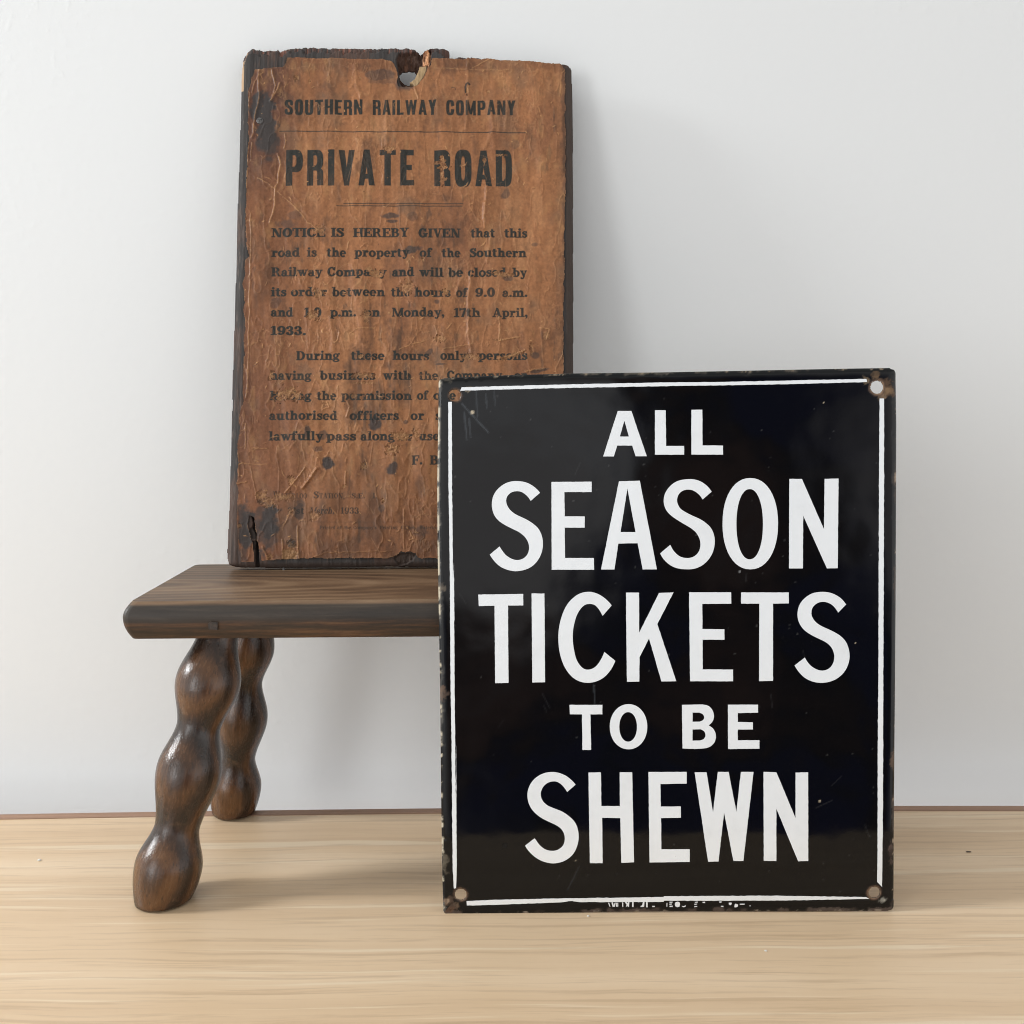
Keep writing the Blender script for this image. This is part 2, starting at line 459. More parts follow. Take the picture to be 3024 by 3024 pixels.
# outlines in millimetres on each object's own face
SIGN = {"letters":{"ALL":[[[[-42.03,425.11],[-30.68,425.03],[-17.89,387.23],[-27.21,387.29],[-30.05,396.22],[-42.54,396.31],[-45.43,387.22],[-54.35,387.29]],[[-36.53,417.01],[-40.26,403.86],[-32.79,403.8]]],[[[-11.03,425.47],[-2.09,425.41],[-1.77,395.67],[13.19,395.56],[13.18,388.3],[-11.11,388.4]]],[[[19.31,425.62],[28.37,425.66],[28.58,395.98],[45.65,395.64],[45.66,388.07],[19.28,388.27]]]],"SEASON":[[[[-107.21,357.42],[-108.31,358.67],[-109.91,360.43],[-111.7,362.07],[-113.62,363.44],[-115.72,364.7],[-117.83,365.71],[-119.88,366.39],[-121.93,366.81],[-123.98,367.09],[-126.03,367.27],[-128.09,367.3],[-130.14,367.13],[-132.22,366.75],[-134.29,366.16],[-136.31,365.33],[-138.31,364.18],[-140.26,362.78],[-141.99,361.26],[-143.49,359.67],[-144.78,357.97],[-145.83,356.15],[-146.63,354.18],[-147.19,352.09],[-147.53,350.0],[-147.65,347.93],[-147.56,345.85],[-147.27,343.83],[-146.8,341.86],[-146.14,339.95],[-145.26,338.16],[-144.11,336.49],[-142.73,334.94],[-141.18,333.5],[-139.4,332.17],[-137.45,330.96],[-135.55,329.86],[-133.8,328.91],[-132.12,328.08],[-130.43,327.25],[-128.7,326.42],[-126.97,325.59],[-125.3,324.64],[-123.67,323.54],[-122.1,322.33],[-120.7,321.0],[-119.49,319.55],[-118.45,317.97],[-117.64,316.35],[-117.08,314.64],[-116.75,312.89],[-116.65,311.19],[-116.79,309.55],[-117.17,307.98],[-117.71,306.55],[-118.42,305.3],[-119.31,304.21],[-120.3,303.27],[-121.42,302.49],[-122.64,301.88],[-123.92,301.43],[-125.26,301.16],[-126.65,301.07],[-128.04,301.15],[-129.41,301.43],[-130.78,301.9],[-132.15,302.52],[-133.56,303.33],[-134.98,304.3],[-136.25,305.33],[-137.27,306.41],[-138.15,307.56],[-139.0,308.76],[-139.93,310.14],[-140.82,311.58],[-141.44,312.59],[-149.73,305.73],[-148.97,304.52],[-147.85,302.8],[-146.57,301.07],[-145.17,299.44],[-143.6,297.81],[-141.98,296.39],[-140.34,295.27],[-138.65,294.36],[-136.85,293.57],[-134.83,292.86],[-132.7,292.28],[-130.68,291.88],[-128.93,291.69],[-127.29,291.7],[-125.53,291.84],[-123.53,292.11],[-121.41,292.53],[-119.34,293.15],[-117.37,293.96],[-115.46,294.97],[-113.66,296.21],[-111.97,297.73],[-110.38,299.47],[-109.0,301.34],[-107.82,303.28],[-106.85,305.33],[-106.08,307.51],[-105.51,309.85],[-105.14,312.31],[-105.0,314.72],[-105.12,317.03],[-105.46,319.28],[-105.99,321.42],[-106.69,323.45],[-107.57,325.36],[-108.63,327.1],[-109.91,328.62],[-111.37,329.97],[-112.92,331.25],[-114.56,332.48],[-116.3,333.63],[-118.04,334.68],[-119.74,335.58],[-121.45,336.37],[-123.16,337.18],[-124.91,338.01],[-126.65,338.86],[-128.28,339.79],[-129.78,340.84],[-131.16,341.99],[-132.37,343.21],[-133.4,344.54],[-134.25,345.94],[-134.91,347.34],[-135.35,348.73],[-135.58,350.13],[-135.6,351.46],[-135.39,352.72],[-134.96,353.93],[-134.34,355.05],[-133.48,356.09],[-132.41,357.04],[-131.24,357.8],[-129.94,358.32],[-128.53,358.64],[-127.12,358.79],[-125.73,358.79],[-124.34,358.62],[-123.02,358.25],[-121.75,357.63],[-120.53,356.82],[-119.44,355.97],[-118.48,355.14],[-117.65,354.27],[-116.89,353.38],[-116.16,352.36],[-115.5,351.32],[-115.06,350.59]]],[[[-97.61,366.39],[-64.07,366.35],[-64.1,357.63],[-86.88,357.79],[-86.68,337.45],[-69.94,337.33],[-69.99,327.87],[-86.73,327.98],[-86.56,302.53],[-62.39,302.37],[-62.23,292.47],[-97.83,292.7]]],[[[-41.2,366.5],[-23.78,366.89],[-9.69,292.44],[-21.61,292.41],[-25.76,314.5],[-41.89,314.3],[-45.26,292.56],[-56.47,292.64]],[[-34.15,360.5],[-40.01,323.96],[-27.48,323.88]]],[[[36.25,357.29],[35.33,358.53],[33.99,360.3],[32.46,361.98],[30.8,363.39],[28.96,364.7],[27.05,365.81],[25.13,366.65],[23.14,367.27],[21.1,367.69],[18.98,367.89],[16.79,367.89],[14.61,367.74],[12.4,367.49],[10.19,367.09],[8.11,366.48],[6.17,365.62],[4.36,364.53],[2.69,363.27],[1.15,361.8],[-0.25,360.14],[-1.43,358.42],[-2.38,356.68],[-3.12,354.88],[-3.61,353.01],[-3.85,351.05],[-3.86,349.02],[-3.62,347.04],[-3.13,345.15],[-2.41,343.32],[-1.46,341.6],[-0.28,340.05],[1.11,338.61],[2.65,337.23],[4.36,335.89],[6.21,334.61],[8.07,333.39],[9.87,332.25],[11.68,331.17],[13.48,330.09],[15.33,329.01],[17.18,327.93],[18.9,326.79],[20.49,325.6],[21.95,324.34],[23.24,322.96],[24.33,321.4],[25.24,319.72],[25.95,318.05],[26.44,316.41],[26.72,314.78],[26.81,313.15],[26.72,311.47],[26.43,309.8],[25.94,308.25],[25.21,306.85],[24.28,305.56],[23.23,304.46],[22.06,303.56],[20.77,302.84],[19.43,302.31],[18.04,301.95],[16.59,301.78],[15.08,301.79],[13.46,301.98],[11.77,302.36],[10.2,302.91],[8.81,303.69],[7.55,304.64],[6.4,305.66],[5.4,306.69],[4.52,307.77],[3.7,308.95],[2.85,310.39],[2.07,311.91],[1.53,312.99],[-6.95,305.75],[-6.25,304.47],[-5.22,302.65],[-3.92,300.83],[-2.33,299.1],[-0.47,297.37],[1.5,295.89],[3.51,294.73],[5.64,293.82],[8.02,293.12],[10.83,292.64],[13.89,292.37],[16.7,292.3],[19.06,292.4],[21.17,292.71],[23.22,293.24],[25.29,294.02],[27.3,295.03],[29.19,296.25],[30.96,297.7],[32.61,299.35],[34.08,301.12],[35.35,302.99],[36.44,304.98],[37.33,307.09],[38.01,309.38],[38.49,311.8],[38.74,314.15],[38.78,316.39],[38.6,318.57],[38.2,320.68],[37.58,322.78],[36.75,324.82],[35.71,326.68],[34.42,328.3],[32.92,329.74],[31.37,331.06],[29.83,332.25],[28.22,333.33],[26.5,334.35],[24.57,335.31],[22.52,336.21],[20.54,337.11],[18.67,338.0],[16.87,338.9],[15.12,339.86],[13.37,340.88],[11.67,341.95],[10.25,343.15],[9.17,344.54],[8.35,346.06],[7.76,347.51],[7.4,348.82],[7.27,350.06],[7.33,351.31],[7.59,352.61],[8.03,353.92],[8.64,355.1],[9.4,356.13],[10.31,357.04],[11.35,357.79],[12.51,358.37],[13.79,358.8],[15.14,359.06],[16.56,359.16],[18.05,359.08],[19.47,358.82],[20.8,358.31],[22.07,357.61],[23.26,356.84],[24.35,356.04],[25.35,355.17],[26.29,354.21],[27.22,353.02],[28.08,351.74],[28.67,350.83]]],[[[91.6,330.1],[91.43,324.35],[90.89,319.23],[89.99,314.46],[88.74,310.04],[87.16,306.02],[85.27,302.42],[83.09,299.3],[80.65,296.69],[77.97,294.62],[75.08,293.14],[71.97,292.25],[68.48,291.96],[64.98,292.29],[61.87,293.22],[58.97,294.75],[56.29,296.85],[53.84,299.49],[51.65,302.64],[49.75,306.26],[48.16,310.31],[46.9,314.75],[45.98,319.53],[45.43,324.66],[45.24,330.42],[45.43,336.17],[45.98,341.29],[46.88,346.05],[48.14,350.45],[49.72,354.46],[51.62,358.05],[53.8,361.15],[56.24,363.75],[58.91,365.8],[61.8,367.27],[64.9,368.16],[68.38,368.44],[71.86,368.11],[74.96,367.18],[77.85,365.66],[80.53,363.57],[82.97,360.95],[85.16,357.81],[87.06,354.2],[88.66,350.17],[89.92,345.75],[90.84,340.98],[91.4,335.85]],[[79.04,329.75],[78.96,325.33],[78.7,321.38],[78.27,317.71],[77.68,314.31],[76.92,311.2],[76.02,308.43],[74.97,306.02],[73.81,304.01],[72.52,302.42],[71.14,301.27],[69.65,300.58],[67.98,300.35],[66.31,300.6],[64.82,301.31],[63.43,302.48],[62.14,304.09],[60.97,306.12],[59.92,308.54],[59.0,311.32],[58.24,314.44],[57.64,317.85],[57.2,321.53],[56.93,325.47],[56.84,329.91],[56.92,334.33],[57.18,338.27],[57.61,341.94],[58.21,345.34],[58.97,348.43],[59.88,351.19],[60.92,353.59],[62.09,355.59],[63.37,357.18],[64.75,358.32],[66.23,359.01],[67.9,359.23],[69.57,358.99],[71.06,358.28],[72.44,357.11],[73.73,355.51],[74.9,353.49],[75.95,351.08],[76.86,348.31],[77.63,345.2],[78.23,341.8],[78.67,338.13],[78.95,334.18]]],[[[100.92,367.44],[111.4,367.37],[129.93,325.28],[130.31,367.23],[141.87,367.48],[141.55,292.47],[132.56,292.31],[112.58,336.69],[112.4,292.44],[100.91,292.52]]]],"TICKETS":[[[[-159.69,272.21],[-121.85,272.49],[-121.92,262.77],[-134.7,262.85],[-134.77,197.33],[-146.04,197.19],[-146.05,262.71],[-159.26,262.58]]],[[[-114.84,272.86],[-104.02,272.79],[-103.96,197.78],[-114.71,197.53]]],[[[-47.63,262.41],[-48.59,263.56],[-49.99,265.19],[-51.52,266.78],[-53.12,268.18],[-54.86,269.54],[-56.66,270.74],[-58.5,271.75],[-60.4,272.61],[-62.31,273.26],[-64.17,273.68],[-66.04,273.91],[-67.97,273.91],[-70.01,273.71],[-72.11,273.28],[-74.15,272.61],[-76.1,271.66],[-78.0,270.46],[-79.83,269.02],[-81.65,267.37],[-83.4,265.48],[-85.01,263.36],[-86.44,261.0],[-87.72,258.4],[-88.87,255.62],[-89.89,252.64],[-90.78,249.48],[-91.5,246.32],[-92.03,243.25],[-92.39,240.18],[-92.58,236.99],[-92.6,233.57],[-92.44,230.03],[-92.12,226.61],[-91.61,223.36],[-90.93,220.22],[-90.11,217.25],[-89.16,214.48],[-88.08,211.87],[-86.84,209.44],[-85.44,207.16],[-83.89,205.05],[-82.23,203.17],[-80.44,201.53],[-78.53,200.12],[-76.57,198.98],[-74.54,198.13],[-72.46,197.54],[-70.38,197.18],[-68.31,197.02],[-66.25,197.08],[-64.18,197.35],[-62.07,197.83],[-59.97,198.53],[-57.97,199.39],[-56.15,200.4],[-54.45,201.59],[-52.8,203.0],[-51.16,204.71],[-49.58,206.64],[-48.13,208.7],[-46.77,211.11],[-45.55,213.65],[-44.7,215.43],[-53.96,223.06],[-54.4,221.94],[-55.05,220.31],[-55.83,218.61],[-56.76,216.88],[-57.83,215.07],[-58.95,213.43],[-60.08,212.04],[-61.27,210.82],[-62.58,209.82],[-64.07,209.03],[-65.68,208.47],[-67.23,208.18],[-68.66,208.19],[-70.04,208.47],[-71.36,209.04],[-72.63,209.93],[-73.84,211.11],[-74.95,212.49],[-75.98,214.04],[-76.91,215.78],[-77.72,217.7],[-78.36,219.82],[-78.88,222.11],[-79.33,224.46],[-79.75,226.81],[-80.1,229.21],[-80.33,231.73],[-80.43,234.46],[-80.42,237.3],[-80.29,240.03],[-80.02,242.52],[-79.63,244.9],[-79.12,247.28],[-78.46,249.77],[-77.68,252.26],[-76.81,254.51],[-75.85,256.46],[-74.8,258.17],[-73.7,259.67],[-72.55,261.0],[-71.34,262.12],[-70.08,262.96],[-68.74,263.48],[-67.35,263.73],[-65.95,263.76],[-64.54,263.62],[-63.13,263.28],[-61.84,262.7],[-60.69,261.81],[-59.66,260.68],[-58.76,259.58],[-58.05,258.6],[-57.47,257.64],[-56.92,256.67],[-56.3,255.56],[-55.7,254.44],[-55.28,253.66]]],[[[-35.65,273.09],[-24.74,273.02],[-24.63,239.18],[-7.94,272.59],[4.26,273.08],[-9.41,246.33],[6.44,197.98],[-6.09,197.82],[-16.4,234.25],[-24.37,218.43],[-24.63,197.85],[-35.06,197.7]]],[[[17.23,273.04],[52.43,272.81],[52.65,263.2],[28.31,263.14],[28.41,242.02],[46.9,241.69],[46.91,232.82],[28.63,232.93],[28.62,207.92],[54.11,207.56],[54.11,197.67],[18.04,197.88]]],[[[60.79,272.65],[100.74,272.4],[100.77,263.12],[87.52,262.99],[87.66,197.81],[76.01,197.66],[76.12,263.06],[60.8,263.15]]],[[[148.74,261.95],[147.77,263.21],[146.38,265.0],[144.81,266.67],[143.13,268.02],[141.28,269.25],[139.37,270.3],[137.46,271.15],[135.49,271.83],[133.4,272.3],[131.11,272.58],[128.7,272.66],[126.35,272.57],[124.1,272.31],[121.91,271.86],[119.84,271.19],[117.9,270.22],[116.07,269.03],[114.43,267.73],[112.99,266.39],[111.73,264.95],[110.64,263.39],[109.74,261.69],[109.01,259.88],[108.49,257.94],[108.17,255.82],[108.05,253.57],[108.18,251.38],[108.6,249.3],[109.28,247.27],[110.16,245.36],[111.23,243.59],[112.51,241.94],[113.98,240.41],[115.65,239.02],[117.51,237.74],[119.42,236.55],[121.38,235.46],[123.39,234.45],[125.41,233.45],[127.46,232.47],[129.52,231.5],[131.39,230.46],[133.04,229.33],[134.5,228.13],[135.76,226.82],[136.8,225.36],[137.63,223.8],[138.27,222.2],[138.73,220.58],[139.0,218.92],[139.06,217.27],[138.9,215.58],[138.54,213.9],[137.99,212.34],[137.25,210.91],[136.33,209.61],[135.29,208.52],[134.12,207.66],[132.84,207.02],[131.49,206.56],[130.08,206.3],[128.61,206.23],[127.14,206.37],[125.67,206.75],[124.2,207.33],[122.78,208.04],[121.43,208.86],[120.14,209.8],[118.97,210.81],[117.95,211.87],[117.05,212.99],[116.24,214.11],[115.45,215.33],[114.75,216.56],[114.27,217.41],[105.7,210.66],[106.55,209.28],[107.79,207.31],[109.19,205.38],[110.69,203.63],[112.34,201.91],[114.11,200.41],[116.0,199.17],[118.02,198.14],[120.1,197.3],[122.22,196.65],[124.4,196.19],[126.64,195.95],[128.97,195.91],[131.37,196.08],[133.71,196.45],[135.96,197.04],[138.15,197.84],[140.22,198.83],[142.17,200.03],[144.0,201.43],[145.64,202.97],[147.09,204.65],[148.35,206.48],[149.42,208.44],[150.34,210.52],[151.07,212.73],[151.57,215.0],[151.8,217.33],[151.78,219.73],[151.53,222.12],[151.02,224.58],[150.26,227.04],[149.32,229.26],[148.21,231.12],[146.91,232.74],[145.5,234.2],[143.97,235.51],[142.31,236.66],[140.6,237.74],[138.86,238.74],[137.07,239.67],[135.16,240.61],[133.0,241.59],[130.72,242.58],[128.63,243.61],[126.8,244.67],[125.16,245.76],[123.73,246.92],[122.53,248.16],[121.56,249.46],[120.78,250.76],[120.21,252.02],[119.84,253.28],[119.68,254.59],[119.72,256.05],[119.97,257.56],[120.43,258.96],[121.14,260.18],[122.08,261.28],[123.13,262.22],[124.27,263.0],[125.54,263.63],[126.92,264.05],[128.49,264.25],[130.18,264.24],[131.8,264.02],[133.33,263.57],[134.8,262.91],[136.15,262.14],[137.34,261.26],[138.41,260.27],[139.42,259.17],[140.47,257.78],[141.46,256.28],[142.15,255.22]]]],"TO":[[[[-83.59,178.4],[-55.79,178.25],[-55.82,170.22],[-65.85,170.27],[-65.46,139.99],[-72.81,140.03],[-72.98,170.31],[-83.22,170.37]]],[[[-18.02,159.48],[-18.15,156.85],[-18.55,154.35],[-19.21,151.96],[-20.11,149.73],[-21.24,147.66],[-22.59,145.81],[-24.13,144.19],[-25.83,142.83],[-27.68,141.75],[-29.65,140.97],[-31.72,140.5],[-33.89,140.35],[-36.06,140.52],[-38.12,141.01],[-40.09,141.81],[-41.93,142.91],[-43.63,144.29],[-45.16,145.92],[-46.5,147.79],[-47.62,149.87],[-48.51,152.12],[-49.15,154.51],[-49.53,157.01],[-49.65,159.65],[-49.51,162.28],[-49.11,164.78],[-48.45,167.16],[-47.55,169.4],[-46.41,171.46],[-45.07,173.31],[-43.53,174.93],[-41.82,176.28],[-39.97,177.36],[-38.01,178.14],[-35.94,178.6],[-33.77,178.75],[-31.61,178.58],[-29.55,178.09],[-27.59,177.29],[-25.74,176.2],[-24.05,174.82],[-22.52,173.19],[-21.18,171.32],[-20.06,169.25],[-19.17,167.01],[-18.53,164.62],[-18.14,162.12]],[[-26.7,159.37],[-26.77,157.65],[-26.96,156.01],[-27.27,154.45],[-27.69,152.98],[-28.23,151.63],[-28.86,150.41],[-29.58,149.35],[-30.39,148.46],[-31.26,147.75],[-32.19,147.24],[-33.16,146.93],[-34.18,146.83],[-35.2,146.94],[-36.17,147.26],[-37.1,147.78],[-37.96,148.5],[-38.76,149.4],[-39.48,150.47],[-40.11,151.69],[-40.63,153.05],[-41.05,154.52],[-41.35,156.08],[-41.53,157.72],[-41.59,159.45],[-41.52,161.17],[-41.33,162.81],[-41.02,164.37],[-40.59,165.84],[-40.06,167.19],[-39.42,168.4],[-38.7,169.46],[-37.89,170.35],[-37.02,171.06],[-36.1,171.57],[-35.13,171.88],[-34.11,171.98],[-33.08,171.87],[-32.12,171.55],[-31.19,171.03],[-30.33,170.31],[-29.53,169.41],[-28.81,168.35],[-28.18,167.12],[-27.66,165.77],[-27.24,164.3],[-26.94,162.74],[-26.76,161.1]]]],"BE":[[[[11.15,177.89],[28.6,178.13],[29.94,177.89],[31.82,177.52],[33.51,176.89],[34.8,175.91],[35.9,174.68],[36.79,173.35],[37.44,171.92],[37.87,170.4],[38.1,168.94],[38.1,167.58],[37.9,166.28],[37.55,165.08],[37.04,163.98],[36.39,162.98],[35.69,162.12],[34.91,161.41],[34.09,160.85],[33.51,160.48],[33.57,160.42],[34.54,159.82],[35.9,158.95],[37.11,157.92],[38.01,156.73],[38.75,155.39],[39.3,154.05],[39.64,152.78],[39.78,151.52],[39.73,150.19],[39.5,148.72],[39.07,147.19],[38.42,145.78],[37.54,144.54],[36.43,143.42],[35.15,142.49],[33.75,141.78],[32.17,141.25],[30.23,140.86],[27.44,140.58],[24.28,140.44],[22.03,140.35],[11.65,140.84]],[[20.09,171.24],[25.87,171.21],[26.63,170.91],[27.7,170.45],[28.6,169.87],[29.23,169.11],[29.7,168.22],[29.91,167.33],[29.79,166.44],[29.41,165.55],[28.82,164.8],[27.86,164.23],[26.7,163.79],[25.87,163.49],[20.08,163.53]],[[20.08,156.91],[26.96,157.09],[27.79,156.66],[28.95,156.01],[29.91,155.2],[30.5,154.19],[30.88,153.02],[31.0,151.89],[30.81,150.82],[30.36,149.78],[29.69,148.92],[28.62,148.28],[27.33,147.81],[26.41,147.5],[20.07,147.42]]],[[[49.87,177.9],[75.17,177.76],[75.18,170.94],[58.17,170.7],[58.17,163.1],[70.83,162.81],[70.84,156.64],[58.18,156.71],[58.19,147.55],[76.42,147.46],[76.43,140.29],[50.0,140.2]]]],"SHEWN":[[[[-78.65,110.49],[-79.5,111.5],[-80.74,112.94],[-82.16,114.39],[-83.72,115.74],[-85.46,117.09],[-87.32,118.29],[-89.32,119.28],[-91.42,120.11],[-93.53,120.73],[-95.6,121.12],[-97.68,121.3],[-99.75,121.28],[-101.84,121.08],[-103.94,120.67],[-105.98,120.06],[-107.96,119.23],[-109.89,118.19],[-111.7,116.94],[-113.42,115.46],[-115.03,113.77],[-116.4,111.93],[-117.52,109.93],[-118.4,107.79],[-119.04,105.65],[-119.4,103.56],[-119.5,101.46],[-119.39,99.36],[-119.08,97.24],[-118.55,95.12],[-117.77,93.05],[-116.73,91.04],[-115.45,89.09],[-113.97,87.25],[-112.23,85.54],[-110.29,83.95],[-108.28,82.5],[-106.25,81.25],[-104.16,80.16],[-102.07,79.11],[-99.94,78.1],[-97.81,77.14],[-95.86,76.13],[-94.11,75.08],[-92.54,73.98],[-91.2,72.75],[-90.11,71.35],[-89.25,69.82],[-88.63,68.21],[-88.23,66.49],[-88.07,64.69],[-88.14,62.95],[-88.43,61.27],[-88.96,59.66],[-89.72,58.22],[-90.77,56.98],[-92.04,55.92],[-93.38,55.07],[-94.71,54.46],[-96.1,54.05],[-97.54,53.83],[-99.08,53.8],[-100.68,53.95],[-102.22,54.27],[-103.66,54.75],[-105.04,55.38],[-106.37,56.19],[-107.67,57.22],[-108.91,58.42],[-109.98,59.57],[-110.81,60.62],[-111.45,61.62],[-112.04,62.53],[-112.66,63.37],[-113.21,64.13],[-113.59,64.64],[-121.74,58.36],[-121.08,57.23],[-120.1,55.61],[-118.86,53.92],[-117.35,52.23],[-115.58,50.46],[-113.69,48.84],[-111.74,47.44],[-109.66,46.18],[-107.47,45.12],[-105.09,44.27],[-102.59,43.61],[-100.2,43.2],[-98.05,43.06],[-96.0,43.17],[-93.96,43.48],[-91.86,43.96],[-89.75,44.63],[-87.71,45.57],[-85.68,46.8],[-83.71,48.29],[-81.97,49.97],[-80.52,51.83],[-79.31,53.87],[-78.3,56.06],[-77.45,58.42],[-76.8,60.92],[-76.39,63.42],[-76.25,65.9],[-76.34,68.37],[-76.67,70.79],[-77.23,73.18],[-78.01,75.51],[-79.02,77.63],[-80.25,79.44],[-81.7,81.04],[-83.36,82.59],[-85.29,84.21],[-87.43,85.78],[-89.56,87.14],[-91.64,88.17],[-93.71,88.98],[-95.78,89.8],[-97.93,90.64],[-100.08,91.49],[-101.99,92.45],[-103.61,93.59],[-104.99,94.84],[-106.12,96.15],[-106.98,97.51],[-107.57,98.93],[-107.97,100.35],[-108.16,101.75],[-108.16,103.15],[-107.94,104.55],[-107.49,105.99],[-106.84,107.43],[-106.05,108.74],[-105.11,109.86],[-104.04,110.84],[-102.92,111.66],[-101.76,112.3],[-100.55,112.78],[-99.28,113.11],[-97.91,113.31],[-96.49,113.36],[-95.13,113.19],[-93.86,112.75],[-92.66,112.09],[-91.51,111.29],[-90.42,110.35],[-89.39,109.28],[-88.42,108.13],[-87.42,106.74],[-86.49,105.27],[-85.84,104.23]]],[[[-67.83,120.7],[-57.26,120.86],[-56.96,92.03],[-41.3,91.95],[-41.41,120.78],[-30.84,120.73],[-29.51,43.74],[-40.31,43.25],[-41.02,81.66],[-56.37,82.05],[-56.11,43.11],[-66.92,43.16]]],[[[-17.18,120.93],[15.13,120.83],[15.12,110.86],[-7.05,110.62],[-6.72,91.38],[10.19,91.38],[10.17,81.74],[-6.59,81.53],[-6.36,54.74],[17.59,54.72],[17.58,43.83],[-16.41,43.48]]],[[[21.8,120.47],[31.86,120.42],[37.33,86.27],[41.38,120.7],[50.45,120.66],[57.04,86.52],[60.83,120.61],[71.44,120.55],[62.99,44.49],[54.55,44.53],[46.64,86.01],[41.94,44.03],[33.16,43.84]]],[[[79.85,120.51],[90.67,120.13],[106.95,81.07],[106.83,119.83],[117.42,119.99],[117.79,44.26],[109.25,43.96],[90.74,89.13],[90.84,44.37],[80.21,44.42]]]]},"outline":[[-191.27,450.64],[-190.42,453.19],[-174.54,454.08],[-139.74,455.54],[-78.39,456.68],[-3.64,457.01],[48.11,457.58],[104.12,458.32],[147.16,458.83],[186.94,459.16],[189.1,458.07],[190.15,412.69],[190.43,337.02],[190.55,268.72],[190.57,198.88],[190.34,132.86],[190.35,131.78],[190.27,76.47],[190.41,20.91],[190.3,2.85],[189.0,1.18],[94.45,1.44],[-4.44,1.94],[-49.4,1.38],[-122.34,0.08],[-190.16,-1.14],[-191.71,0.35],[-192.38,39.69],[-192.6,102.86],[-192.62,195.99],[-193.05,258.34],[-193.51,315.82],[-193.32,367.27]],"border":[[[-172.06,445.8],[-98.88,447.27],[-3.66,448.46],[48.11,448.55],[104.14,449.4],[164.63,450.1],[165.29,447.52],[104.15,446.28],[48.12,445.75],[-3.66,445.4],[-98.9,444.42],[-173.01,442.96],[-173.84,441.33]],[[-180.36,433.73],[-180.78,367.18],[-180.72,284.76],[-179.86,299.63],[-180.2,195.92],[-180.27,98.43],[-179.43,144.72],[-179.87,39.63],[-180.55,22.21],[-182.43,21.68],[-183.31,39.65],[-183.27,144.74],[-183.62,195.94],[-183.37,299.66],[-183.76,367.21],[-183.33,433.75]],[[-171.79,10.85],[-150.41,11.83],[-91.0,12.86],[-4.42,13.78],[-4.42,14.45],[88.93,14.52],[166.79,12.98],[169.54,11.41],[88.94,10.28],[-4.43,10.55],[-4.43,9.55],[-75.4,9.62],[-82.68,10.71],[-91.02,9.58],[-150.44,7.49],[-171.51,7.04]],[[175.7,433.79],[179.36,433.76],[179.81,358.77],[180.03,268.79],[180.13,198.94],[180.53,96.66],[180.31,43.21],[180.22,21.51],[176.03,25.98],[176.26,43.23],[175.89,142.88],[176.11,198.96],[175.91,268.82],[175.6,358.8]]],"holes":[[-177.75,439.01,4.81],[173.6,443.16,5.38],[-176.85,16.38,4.9],[173.89,16.86,4.82]],"frag":[[[-51.63,8.92],[-50.73,9.01],[-49.67,5.74],[-50.39,5.75]],[[-48.77,9.0],[-47.7,9.54],[-46.46,5.73],[-47.71,5.37]],[[-46.46,7.82],[-45.74,9.17],[-45.2,8.99],[-45.93,5.55],[-46.46,5.55]],[[-44.85,8.99],[-44.13,8.98],[-44.14,5.54],[-44.86,5.54]],[[-43.77,8.98],[-43.06,8.98],[-43.07,5.54],[-43.79,5.54]],[[-39.85,9.51],[-38.78,8.96],[-38.79,5.34],[-39.5,5.34]],[[-37.35,9.5],[-35.75,9.31],[-34.5,7.86],[-35.04,6.41],[-36.47,5.33],[-35.93,7.32]],[[-34.85,9.49],[-33.6,9.49],[-33.97,5.5],[-34.87,5.32]],[[-31.29,9.66],[-30.04,9.65],[-30.05,5.3],[-31.3,5.31]],[[-26.83,10.0],[-24.69,9.99],[-25.58,9.27]],[[-22.01,9.62],[-20.76,9.62],[-21.13,5.45],[-24.16,5.28],[-24.16,6.01],[-22.73,6.72]],[[-19.51,9.79],[-18.09,9.79],[-18.1,5.08],[-19.35,5.08]],[[-14.35,6.15],[-12.03,6.14],[-12.03,5.23],[-14.35,5.24]],[[-2.04,8.64],[-1.33,8.63],[-1.51,5.37],[-2.05,5.37]],[[0.45,9.71],[2.95,9.7],[2.95,8.98],[0.45,8.81]],[[0.27,7.9],[2.41,8.07],[2.41,7.35],[0.27,7.18]],[[0.45,6.09],[3.12,6.26],[3.12,5.17],[0.45,5.18]],[[5.62,9.15],[7.23,9.68],[8.83,9.32],[9.45,7.5],[8.83,5.51],[7.04,4.98],[5.26,5.89],[4.91,7.52]],[[10.79,6.05],[12.75,5.86],[14.26,6.58],[14.17,5.67],[12.57,4.95],[11.14,5.32]],[[21.84,9.45],[24.34,9.62],[24.34,8.98],[22.02,8.81]],[[21.48,7.73],[23.8,7.9],[23.8,7.26],[21.48,7.0]],[[21.48,5.82],[23.8,5.91],[23.8,5.18],[21.48,5.1]],[[28.26,9.42],[30.57,9.59],[30.57,8.51],[28.61,8.51]],[[42.33,9.64],[44.65,9.72],[44.47,8.81],[42.69,8.73]],[[43.93,5.92],[46.07,5.91],[46.07,5.09],[44.11,5.1]],[[50.61,8.61],[52.84,8.78],[53.2,7.51],[51.77,6.43],[50.7,7.16]],[[55.69,6.96],[56.58,7.86],[57.29,7.31],[58.54,7.13],[58.19,5.32],[56.76,4.6],[55.34,4.79]],[[59.96,7.66],[64.06,7.74],[64.06,6.92],[59.96,6.85]],[[68.16,6.18],[69.05,6.18],[69.05,5.64],[68.16,5.64]]],"chips":[[-92.1,320.0,1.0,"rust"],[-163.3,424.9,1.6,"cream"],[129.2,430.6,0.6,"cream"],[59.6,290.1,0.8,"grey"],[156.7,229.5,0.5,"cream"],[127.3,95.3,0.9,"cream"],[-138.6,58.4,2.5,"dark"],[-78.7,45.5,0.5,"cream"]]}
